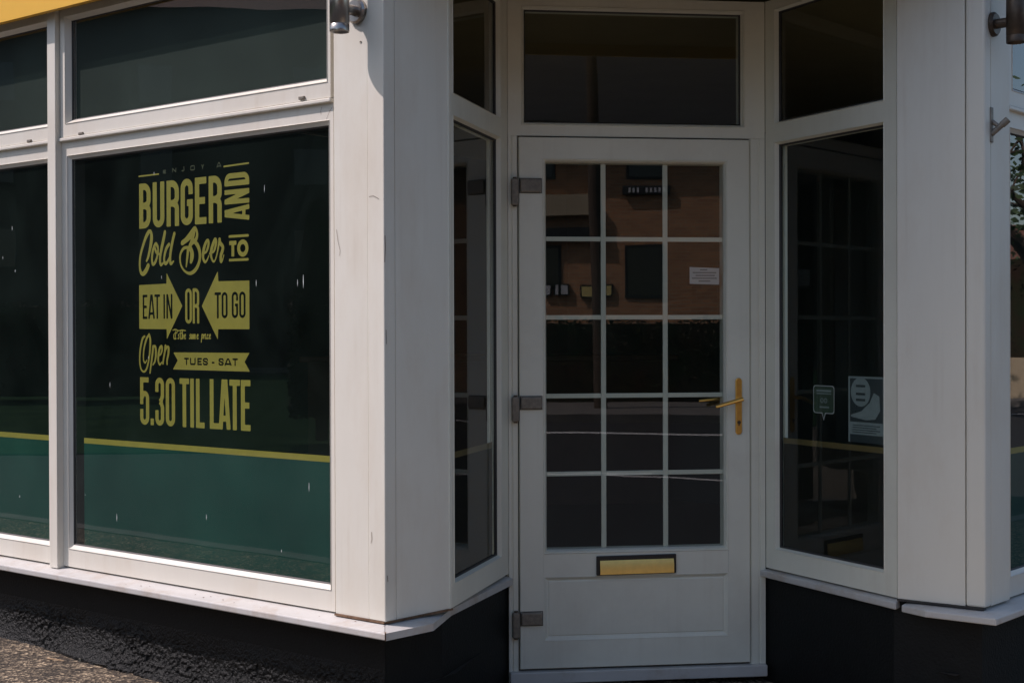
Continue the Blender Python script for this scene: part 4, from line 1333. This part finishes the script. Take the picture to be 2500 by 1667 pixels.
cx, cy, hw, hh = (SU0 + SU1) / 2, (SZ0 + SZ1) / 2, (SU1 - SU0) / 2, (SZ1 - SZ0) / 2
def fbub(X, Y, g=0.0):
    r = 0.012
    qx = np.abs(X - cx) - (hw - r - g); qy = np.abs(Y - cy) - (hh - r - g)
    d = np.hypot(np.maximum(qx, 0), np.maximum(qy, 0)) + np.minimum(np.maximum(qx, qy), 0) - r
    tail = sd_poly(X, Y, [(cx - .012 + g, cy - hh + .004 + g), (cx + .012 - g, cy - hh + .004 + g), (cx, cy - hh - .026 + g * 3)])
    return np.minimum(d, tail)
bnd = (SU0 - .01, SU1 + .01, SZ0 - .04, SZ1 + .01)
vinyl('sticker_sheet', SRp, w_, bnd, 0.002, fbub, 'sticker_green', stt)
vinyl('white_outline', SRp, w_ + 0.0008, bnd, 0.0012, lambda X, Y: np.maximum(fbub(X, Y), -fbub(X, Y, 0.0026)), 'paper', stt)
def fowl(X, Y):
    d = np.full(X.shape, 9.0)
    for s_ in (-1, 1):
        q = np.hypot(X - (cx + s_ * .010), Y - (cy - .004))
        d = np.minimum(d, np.abs(q - .0075) - .0018)
        d = np.minimum(d, q - .0022)
    d = np.minimum(d, sd_seg(X, Y, (cx - hw * .7, cy + hh * .62), (cx + hw * .7, cy + hh * .62), .0035))
    d = np.minimum(d, sd_seg(X, Y, (cx - hw * .7, cy + hh * .42), (cx + hw * .7, cy + hh * .42), .0022))
    d = np.minimum(d, sd_seg(X, Y, (cx - hw * .4, cy - hh * .55), (cx + hw * .5, cy - hh * .55), .0030))
    return d
vinyl('printed_motif', SRp, w_ + 0.0008, (SU0 + .005, SU1 - .005, SZ0 + .004, SZ1 - .004), 0.0012, fowl, 'paper_dim', stt)

# ------------------------------------------------------------------ lamps, bracket
def wall_lamp(P, x_disc, y_disc, ybot, standoff, m, label, length=0.228, rad=0.031, up_=0.0):
    u, z = P.at(x_disc, y_disc, 0.0)
    c = P.p(u, z, 0.0)
    nrm = (P.n[0], P.n[1], 0)
    t = thing('wall_lamp', label, 'wall lamp', c, 'cylindrical wall lamps on the pillars')
    cc = P.p(u, z, standoff)
    # bottom of cylinder
    zb = P.z(P_x_of(P, u, standoff), ybot, standoff)
    mb = MB(); lathe(mb, c, nrm, [(0.0005, 0.0), (0.0005, 0.040), (0.010, 0.040), (0.016, 0.034), (0.016, 0.0)]); mb.build('mounting_disc', m, t, smooth=False)
    mb = MB(); tube(mb, P.p(u, z, 0.012), P.p(u, z, standoff - rad + 0.005), 0.016); mb.build('arm', m, t)
    mb = MB()
    lathe(mb, (cc[0], cc[1], zb), (0, 0, 1), [(0.030, 0.0), (0.030, rad * .80), (0.002, rad * .90), (0.0, rad * .94), (0.0, rad * 0.985), (0.002, rad), (0.022, rad), (0.0225, rad * .975), (0.024, rad * .975), (0.0245, rad), (length, rad), (length, 0)], 40)
    b = mb.build('lamp_body', m, t)
    for p in b.data.polygons: p.use_smooth = abs(p.normal.z) < 0.5
    mb = MB(); lathe(mb, (cc[0], cc[1], zb + 0.027), (0, 0, 1), [(0, 0.0), (0, rad * .79)], 24); mb.build('lens', 'dark_window', b)
    return t
def P_x_of(P, u, w):
    q = P.o + P.r * u + P.n * w - CAMXY
    f = np.array([sin(HEAD), cos(HEAD)]); r_ = np.array([cos(HEAD), -sin(HEAD)])
    return 1250 + FPX * (q @ r_) / (q @ f)
wall_lamp(F1, 876, 30, 80, 0.080, 'steel', 'brushed steel cylinder lamp in the sun on the left pillar')
wall_lamp(F2, 2423, 62, 106, 0.080, 'bronze', 'dark cylinder lamp in shade on the right pillar')

u_, z_ = F2.at(2419, 306, 0.0)
br = thing('bracket', 'small bronze Y-shaped bracket screwed to the right pillar below its lamp', 'bracket', F2.p(u_, z_ - 0.055))
mb = MB(); box(mb, F2, u_ - 0.011, u_ + 0.011, z_ - 0.058, z_ + 0.058, 0.0005, 0.006); mb.build('back_plate', 'hinge', br, bevel=0.003)
mb = MB()
tube(mb, F2.p(u_, z_ - 0.03, 0.004), F2.p(u_ + 0.012, z_ + 0.004, 0.040), 0.009, 0.010, 14)
tube(mb, F2.p(u_, z_ + 0.012, 0.004), F2.p(u_ + 0.004, z_ - 0.004, 0.022), 0.007, 0.007, 12)
mb.build('arm', 'hinge', br)
mb = MB(); tube(mb, F2.p(u_ + 0.009, z_ - 0.003, 0.034), F2.p(u_ + 0.017, z_ + 0.015, 0.052), 0.0115, 0.0115, 16); mb.build('end_cap', 'hinge', br, bevel=0.002)

# ------------------------------------------------------------------ fascia, soffit, upper storey, interior
ZFB = EYE + 1.238
fas_in = [F1.p(UFAR, 0, 0.0)[:2], None, None, F2.p(3.5, 0, 0.0)[:2]]
def offline(w):
    a = F1.p(UFAR, 0, w)[:2]
    # chamfer line parallel to the door between both corners
    yl = min(Lc[1], Rc[1]) - w
    # intersections
    def inter(P, w, y):
        o = P.o + P.n * w; t_ = (y - o[1]) / P.r[1]; return (o[0] + P.r[0] * t_, y)
    return [a, inter(F1, w, yl), inter(F2, w, yl), F2.p(3.5, 0, w)[:2]]
fo = offline(0.068); fi = offline(-0.02)
fa = thing('fascia_board', 'bright yellow shop fascia board above the left windows', 'fascia', (fo[1][0], fo[1][1], ZFB))
mb = MB()
n = 4
vs = [(x, y, ZFB) for x, y in fo] + [(x, y, ZFB + 0.62) for x, y in fo] + [(x, y, ZFB + 0.62) for x, y in fi] + [(x, y, ZFB) for x, y in [offline(0.044)[k] for k in range(4)]] + [(x, y, ZSOF + 0.03) for x, y in [offline(0.044)[k] for k in range(4)]]
fs = []
for i in range(3):
    fs += [(i, i + 1, n + i + 1, n + i), (n + i, n + i + 1, 2 * n + i + 1, 2 * n + i), (3 * n + i, 3 * n + i + 1, i + 1, i), (4 * n + i, 4 * n + i + 1, 3 * n + i + 1, 3 * n + i)]
mb.add(vs, fs)
mb.build('front_board', 'fascia', fa)
mb = MB()   # moulding strips under the fascia, above the frames
for w0, w1_, z0, z1 in ((-0.03, 0.018, ZSOF - 0.006, ZSOF + 0.012), (0.018, 0.036, ZSOF + 0.004, ZSOF + 0.022)):
    for P__, a__, b__ in ((F1, UFAR, u816 - 0.002), (F2, 0.21, 3.4)):
        mb = MB(); box(mb, P__, a__, b__, z0, z1, w0, w1_)
        mb.build('moulding', 'soffit', fa)
# soffit closing everything above the window heads
mb = MB()
pl = offline(0.043)
poly_prism(mb, [pl[0], pl[1], pl[2], pl[3], (4.0, 5.5), (-4.0, 5.5)], ZSOF + 0.025, ZSOF + 0.05)
mb.build('soffit', 'soffit', body)
mb = MB()
pl = offline(-0.03)
poly_prism(mb, [pl[0], pl[1], pl[2], pl[3], (4.0, 5.6), (-4.0, 5.6)], ZSOF + 0.052, ZSOF + 4.2)
mb.build('upper_wall', 'pale_render', body)
# interior of the shop
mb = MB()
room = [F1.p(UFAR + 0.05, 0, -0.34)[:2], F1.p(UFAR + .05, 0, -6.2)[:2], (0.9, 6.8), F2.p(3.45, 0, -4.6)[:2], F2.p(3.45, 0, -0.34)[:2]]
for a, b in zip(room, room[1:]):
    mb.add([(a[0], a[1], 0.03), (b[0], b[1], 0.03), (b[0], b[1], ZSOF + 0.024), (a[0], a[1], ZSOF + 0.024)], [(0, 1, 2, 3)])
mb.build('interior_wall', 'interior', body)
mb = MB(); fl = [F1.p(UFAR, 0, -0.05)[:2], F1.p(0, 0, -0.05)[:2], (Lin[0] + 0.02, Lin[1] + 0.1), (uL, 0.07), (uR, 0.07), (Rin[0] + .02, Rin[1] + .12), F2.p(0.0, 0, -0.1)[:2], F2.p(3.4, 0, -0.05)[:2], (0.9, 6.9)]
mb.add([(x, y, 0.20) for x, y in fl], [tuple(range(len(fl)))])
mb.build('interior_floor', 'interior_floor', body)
# serving counter deep inside
ct = thing('counter', 'dark wooden serving counter deep inside the unlit shop', 'counter', (0.4, 4.2, 0.2))
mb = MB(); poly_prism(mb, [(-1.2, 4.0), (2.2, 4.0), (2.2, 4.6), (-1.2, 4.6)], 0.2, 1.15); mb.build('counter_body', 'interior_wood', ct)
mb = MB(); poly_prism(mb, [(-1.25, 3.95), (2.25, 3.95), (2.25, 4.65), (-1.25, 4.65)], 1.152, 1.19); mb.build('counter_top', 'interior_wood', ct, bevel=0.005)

# litter at the wall foot
def ground_pt(x, y):
    a = HEAD + atan((x - 1250) / FPX); zr = -(EYE - 0.09)
    for _ in range(6):
        q = up(x, y, zr); zr = gnd(q[0]) - EYE
    return q[0], q[1], gnd(q[0])
g0 = ground_pt(212, 1612)
mb = MB()
for k in range(9):
    a = rnd.uniform(0, 6.28); r_ = 0.03 * rnd.random()
    c = (g0[0] + r_ * cos(a), g0[1] + r_ * sin(a), g0[2] + 0.005)
    s_ = rnd.uniform(0.006, 0.016)
    vs = [(c[0] + s_ * rnd.uniform(.6, 1) * dx, c[1] + s_ * rnd.uniform(.6, 1) * dy, c[2] + s_ * .7 * dz_) for dx in (-1, 1) for dy in (-1, 1) for dz_ in (-1, 1)]
    mb.add(vs, [(0, 1, 3, 2), (4, 6, 7, 5), (0, 4, 5, 1), (2, 3, 7, 6), (0, 2, 6, 4), (1, 5, 7, 3)])
tag(mb.build('stone_chips', 'stone'), 'pale crumbled stone chips at the foot of the black wall', kind='stuff')
g1_ = ground_pt(112, 1611); g2_ = ground_pt(152, 1617)
mb = MB(); tube(mb, (g1_[0], g1_[1], g1_[2] + .006), (g2_[0], g2_[1], g2_[2] + .006), 0.003, 0.0018, 8)
tag(mb.build('twig', 'twig'), 'thin dry twig lying on the pavement beside the black wall', 'twig')
gm = ground_pt(46, 1560)
mb = MB()
for k in range(40):
    a = rnd.uniform(0, 6.28); r_ = 0.014 * rnd.random(); h = rnd.uniform(.006, .02)
    x, y, z = gm[0] + r_ * cos(a), gm[1] + r_ * sin(a), gm[2]
    mb.add([(x - .003, y, z), (x + .003, y, z), (x + rnd.uniform(-.008, .008), y + rnd.uniform(-.008, .008), z + h)], [(0, 1, 2)])
tag(mb.build('weed_tuft', 'moss'), 'tiny green weed tuft where the black wall meets the pavement', 'weed')

# ------------------------------------------------------------------ the street behind the camera (seen in the glass)
# road markings
def stripe(pts, wd, z=-0.116, name='road_marking'):
    mb = MB()
    for a, b in zip(pts, pts[1:]):
        a = Vector((*a, z)); b = Vector((*b, z)); d = (b - a).normalized(); nn = Vector((-d.y, d.x, 0)) * wd / 2
        mb.add([tuple(a + nn), tuple(a - nn), tuple(b - nn), tuple(b + nn)], [(0, 1, 2, 3)])
    return tag(mb.build(name, 'roadpaint'), kind='structure')
stripe([(-8, -16.3), (2, -15.4), (6, -14.4), (14, -13.6), (30, -12.8)], 0.30)
stripe([(-8, -10.0), (1.0, -9.2), (3.2, -9.0)], 0.10)
stripe([(2.7, -8.9), (3.4, -8.5), (4.4, -7.7), (7.5, -6.7), (12, -6.3)], 0.14)
stripe([(-3.0, -8.2), (1.5, -7.9)], 0.06)
stripe([(22.6, -8), (22.4, 30)], 0.12)
# far pavement across the junction
mb = MB(); poly_prism(mb, [(-60, -60), (60, -60), (60, -14.6), (20, -15.6), (6, -17.0), (-4, -18.4), (-60, -24)], -0.13, 0.0)
tag(mb.build('far_pavement', 'slab'), kind='structure')
mb = MB(); poly_prism(mb, [(25.0, -8), (70, -8), (70, 60), (25.0, 60)], -0.13, 0.0)
tag(mb.build('side_pavement', 'slab'), kind='structure')

def pix(x, y, Y):
    """point at plan distance -Y behind, that the door glass mirrors at photo pixel x, y"""
    a = HEAD + atan((x - 1250) / FPX)
    t_ = (Y + 5.3) / cos(a)
    dep = t_ * cos(atan((x - 1250) / FPX))
    return (t_ * sin(a), -Y, (YH + ROLL * (x - 1250) - y) / FPX * dep + EYE)

class Fr:
    """facade frame for far buildings"""
def house(name, label, o, head, length, depth, h, m, wins, roofm='roof', roofh=2.2, cat='house'):
    P = Plane(o, head)
    t = thing(name, label, cat, (o[0], o[1], 0))
    mb = MB(); box(mb, P, 0, length, -0.1, h, -depth, 0); mb.build('wall', m, t, uv=True)
    mb = MB()
    e = 0.35
    a = [P.p(-e, h, e), P.p(length + e, h, e), P.p(length + e, h, -depth - e), P.p(-e, h, -depth - e), P.p(-e, h + roofh, -depth / 2), P.p(length + e, h + roofh, -depth / 2)]
    mb.add(a, [(0, 1, 5, 4), (2, 3, 4, 5), (1, 2, 5), (3, 0, 4), (3, 2, 1, 0)])
    mb.build('roof', roofm, t)
    for (u0, u1, z0, z1) in wins:
        mb = MB(); ring(mb, P, (u0 - .06, u1 + .06, z0 - .06, z1 + .06), (u0, u1, z0, z1), [(0, 0.001), (0, 0.03), (1, 0.03), (1, 0.0)])
        f_ = mb.build('window', 'black', t)
        mb = MB(); quad(mb, P, (u0, u1, z0, z1), 0.012); mb.build('pane', 'dark_window', f_)
    return t, P
# brick building straight across, turned a little so the sun rakes it
HB = 250.0
pc_ = pix(1573, 800, 25.0)
Pb = Plane(pc_[:2], HB)
# choose origin so that the building spans both sides
def bu(x):
    # u on that facade mirrored at pixel x: intersect mirrored ray
    a = HEAD + atan((x - 1250) / FPX)
    # mirrored camera at (0, 5.3), ray goes (sin a, -cos a)
    ray = np.array([sin(a), -cos(a)])
    C_ = np.array([0.0, 5.3])
    t_, u = np.linalg.solve(np.array([ray, -Pb.r]).T, Pb.o - C_)
    return u, t_ * cos(atan((x - 1250) / FPX))
def bz(x, y):
    u, dep = bu(x); return u, (YH - y) / FPX * dep + EYE
def brect(xa, xb, ya, yb):
    ua_, za = bz(xa, ya); ub_, zb2_ = bz(xb, yb)
    return (min(ua_, ub_), max(ua_, ub_), min(za, zb2_), max(za, zb2_))
bo = Pb.p(-16, 0)[:2]
sh = 16.0
def sh_(r): return (r[0] + sh, r[1] + sh, r[2], r[3])
wins = [sh_(brect(1533, 1616, 607, 722)), sh_(brect(1302, 1364, 607, 702)), sh_(brect(1536, 1617, 340, 430)), sh_(brect(1180, 1240, 607, 702)), sh_(brect(1800, 1880, 607, 722)), sh_(brect(1298, 1350, 300, 430))]
hb, PB2 = house('brick_building', 'orange brick building across the junction mirrored in the door glass', bo, HB, 32, 9, 5.25, 'brick', wins, roofm='slate', roofh=4.6, cat='building')
r_ = sh_(brect(1345, 1448, 300, 528))
mb = MB(); box(mb, PB2, r_[0], r_[1] + 0.4, r_[2], 4.35, 0.002, 0.25); mb.build('rendered_bay', 'render', hb)
mb = MB(); box(mb, PB2, r_[0] - .2, r_[1] + 0.9, r_[2] - .55, r_[2] - .25, 0.002, 0.18); mb.build('dark_band', 'black', hb)
r_ = sh_(brect(1520, 1640, 456, 476))
mb = MB(); box(mb, PB2, r_[0], r_[1], r_[2], r_[3], 0.01, 0.12)
sg = tag(mb.build('sign_board', 'black', bevel=0.02), 'long black sign board with pale lettering on the brick building opposite', 'sign')
ORG[sg.name] = Vector((0, 0, 0))
mb = MB()
for k in range(9):
    if k == 5: continue
    a = r_[0] + (r_[1] - r_[0]) * (0.1 + 0.09 * k)
    box(mb, PB2, a, a + 0.05, r_[2] + .05, r_[3] - .05, 0.121, 0.125)
mb.build('pale_marks', 'white_frame', sg)['kind'] = 'stuff'

# pole
pa_ = pix(1462, 765, 19.0); pb2 = pix(1452, 380, 19.0)
mb = MB(); tube(mb, (pa_[0] + 0.05, pa_[1], -0.05), (pb2[0] - 0.1, pb2[1], 8.0), 0.13, 0.10, 14)
tag(mb.build('telegraph_pole', 'bark'), 'dark leaning telegraph pole in front of the brick building', 'pole')
# boards on the garden wall
def board(xa, xb, ya, yb, m, label):
    r_ = sh_(brect(xa, xb, ya, yb))
    t = thing('wall_board', label, 'sign', PB2.p(r_[0], r_[2], 0.02), 'pale boards low on the brick building')
    mb = MB(); box(mb, PB2, r_[0], r_[1], r_[2], r_[3], 0.03, 0.07); mb.build('board', m, t, bevel=0.005)
    mb = MB(); ring(mb, PB2, grow(r_, 0.02), r_, [(0, 0.005), (0, 0.075), (1, 0.075), (1, 0.03)]); mb.build('frame', 'black', t)
board(1420, 1446, 700, 723, 'yellow_board', 'yellow board beside the pole on the brick building opposite')
board(1449, 1492, 699, 722, 'yellow_board', 'widest yellow board low on the brick building opposite')
board(1358, 1366, 698, 721, 'white_frame', 'slim white board third from the end of the brick wall')
board(1371, 1388, 699, 720, 'white_frame', 'square white board between the slim and the yellow boards')
board(1334, 1347, 698, 721, 'white_frame', 'white board at the far end of the brick wall')

# leafy masses
def leaves(mb, pts, size):
    for (x, y, z) in pts:
        a = rnd.uniform(0, 6.28); b = rnd.uniform(-1, 1)
        s_ = size * rnd.uniform(.6, 1.3)
        d1 = Vector((cos(a), sin(a), b * .6)).normalized() * s_
        d2_ = Vector((-sin(a) * b, cos(a) * b, 1 - abs(b) * .6)).normalized() * s_ * .6
        c = Vector((x, y, z))
        mb.add([tuple(c - d1), tuple(c - d2_), tuple(c + d1), tuple(c + d2_)], [(0, 1, 2, 3)])
def hedge(label, a, b, th, h, m='leaf_dark', n=5200, size=0.09):
    t = thing('hedge', label, 'hedge', (*a, 0))
    a = Vector((*a, 0)); b = Vector((*b, 0)); d = (b - a); L = d.length; d.normalize(); nn = Vector((-d.y, d.x, 0))
    pts = []
    for _ in range(n):
        s_ = rnd.random() * L; q = rnd.uniform(-.5, .5) * th; z = rnd.random() ** .7 * h * (1 + .03 * sin(s_ * 1.7) + .02 * sin(s_ * 4.1))
        p = a + d * s_ + nn * q; pts.append((p.x, p.y, z + .03))
    mb = MB(); leaves(mb, pts, size); o = mb.build('foliage', m, t)
    mb = MB()
    c = [a + nn * th * .38, b + nn * th * .38, b - nn * th * .38, a - nn * th * .38]
    poly_prism(mb, [(p.x, p.y) for p in c], 0.0, h * .955); mb.build('dense_core', m, t)
    return t
hedge('long dark hedge across the junction below the brick building', (-4, -22.6), (16, -20.2), 1.1, 1.6, n=18000, size=0.045)

def tree(label, x, y, h, spread, m='leaf', n=3500, trunk_h=None, gap=0.35, size=0.11):
    t = thing('tree', label, 'tree', (x, y, 0))
    trunk_h = trunk_h or h * .35
    mb = MB(); tube(mb, (x, y, -.05), (x + .1, y, trunk_h), 0.22, 0.15, 12)
    tips = []
    br_ = MB()
    for k in range(9):
        a = k * 2.4 + rnd.random(); l = spread * rnd.uniform(.5, .95)
        p0_ = Vector((x + .08, y, trunk_h * rnd.uniform(.75, 1.0)))
        p1_ = p0_ + Vector((cos(a) * l * .5, sin(a) * l * .5, (h - trunk_h) * rnd.uniform(.3, .6)))
        p2_ = p1_ + Vector((cos(a + .4) * l * .5, sin(a + .4) * l * .5, (h - trunk_h) * rnd.uniform(.15, .4)))
        tube(br_, p0_, p1_, .09, .055, 8); tube(br_, p1_, p2_, .055, .02, 6)
        tips += [p1_, p2_, (p1_ + p2_) / 2]
        for q in range(4):
            p3 = p1_.lerp(p2_, rnd.random()) + Vector((rnd.uniform(-1, 1), rnd.uniform(-1, 1), rnd.uniform(-.4, .8))) * spread * .3
            tube(br_, p1_.lerp(p2_, rnd.random()), p3, .022, .008, 5); tips.append(p3)
    mb.build('trunk', 'bark', t); br_.build('branches', 'bark', t)
    pts = []
    for _ in range(n):
        c = rnd.choice(tips); r_ = spread * .22
        pts.append((c.x + rnd.gauss(0, r_), c.y + rnd.gauss(0, r_), max(0.8, c.z + rnd.gauss(0, r_ * .8))))
    mb = MB(); leaves(mb, pts, size); mb.build('crown', m, t)
    return t
tree('sparse tree beyond the side street, branches mirrored in the right window', 20.9, 6.4, 5.3, 1.9, n=1500, trunk_h=2.4, size=0.07)
tree('full green tree behind the low wall of the side street', 33, 13.0, 4.2, 2.4, n=5000, trunk_h=1.2, size=0.08)
mb = MB(); poly_prism(mb, [(26.0, -6), (26.25, -6), (26.25, 30), (26.0, 30)], -0.05, 0.80)
tag(mb.build('garden_wall', 'render'), 'low sandy garden wall under the hedge across the side street', 'wall')
hedge('tall dark hedge behind the low sandy wall across the side street', (27.0, -5), (27.0, 28), 1.0, 2.95, n=16000, size=0.06)
house('brick_house', 'brick house with tiled roof beyond the side street hedge', (49, 30), 180, 20, 8, 3.9, 'brick', [(2, 3.4, .9, 2.2), (6, 7.4, .9, 2.2), (11, 12.4, .9, 2.2)], roofh=1.6)
stripe([(12.2, 3.15), (13.2, 3.6)], 0.22, z=-0.112)
house('terrace_house', 'dark terrace house along the left street', (-52, -50), 0, 110, 8, 14.0, 'brick_dark',
      [(u, u + 1.3, z, z + 1.4) for u in range(3, 106, 6) for z in (1.0, 4.0, 7.2, 10.4)])
mb = MB(); poly_prism(mb, [(-80, -50), (-49, -50), (-49, 60), (-80, 60)], -0.13, 0.0)
tag(mb.build('left_pavement', 'slab'), kind='structure')
def conifer(label, x, y, r, h, n=5000):
    t = thing('conifer', label, 'conifer', (x, y, 0))
    mb = MB(); tube(mb, (x, y, -.05), (x, y, .4), .09, .08, 10); mb.build('trunk', 'bark', t)
    mb = MB(); lathe(mb, (x, y, .25), (0, 0, 1), [(0, 0), (0.05, r * .8), (h * .6, r * .82), (h * .9, r * .4), (h - .3, 0)], 14); mb.build('dense_core', 'leaf_dark', t)
    pts = []
    for _ in range(n):
        z = rnd.uniform(.25, h); q = r * min(1, (h - z) / h * 2.2) * rnd.uniform(.85, 1.05); a = rnd.uniform(0, 6.28)
        pts.append((x + q * cos(a), y + q * sin(a), z))
    mb = MB(); leaves(mb, pts, .045); mb.build('foliage', 'leaf_dark', t)
conifer('tall clipped conifer on the left street mirrored beside the lettering', -14.1, -0.1, 0.42, 3.1)
hedge('dark clipped hedge far along the left street', (-27, 3.6), (-27, 12), 1.2, 2.0, n=9000, size=0.05)
tree('tall dark tree behind the brick building roof', 6, -38, 13, 6, m='leaf_dark', n=9000, size=0.18)
tree('broad dark tree rising behind the slate roof', 14, -37, 13, 6, m='leaf_dark', n=9000, size=0.18)
sheet('grass_verge', -46, -13, -30, 24, -0.105, 'verge')
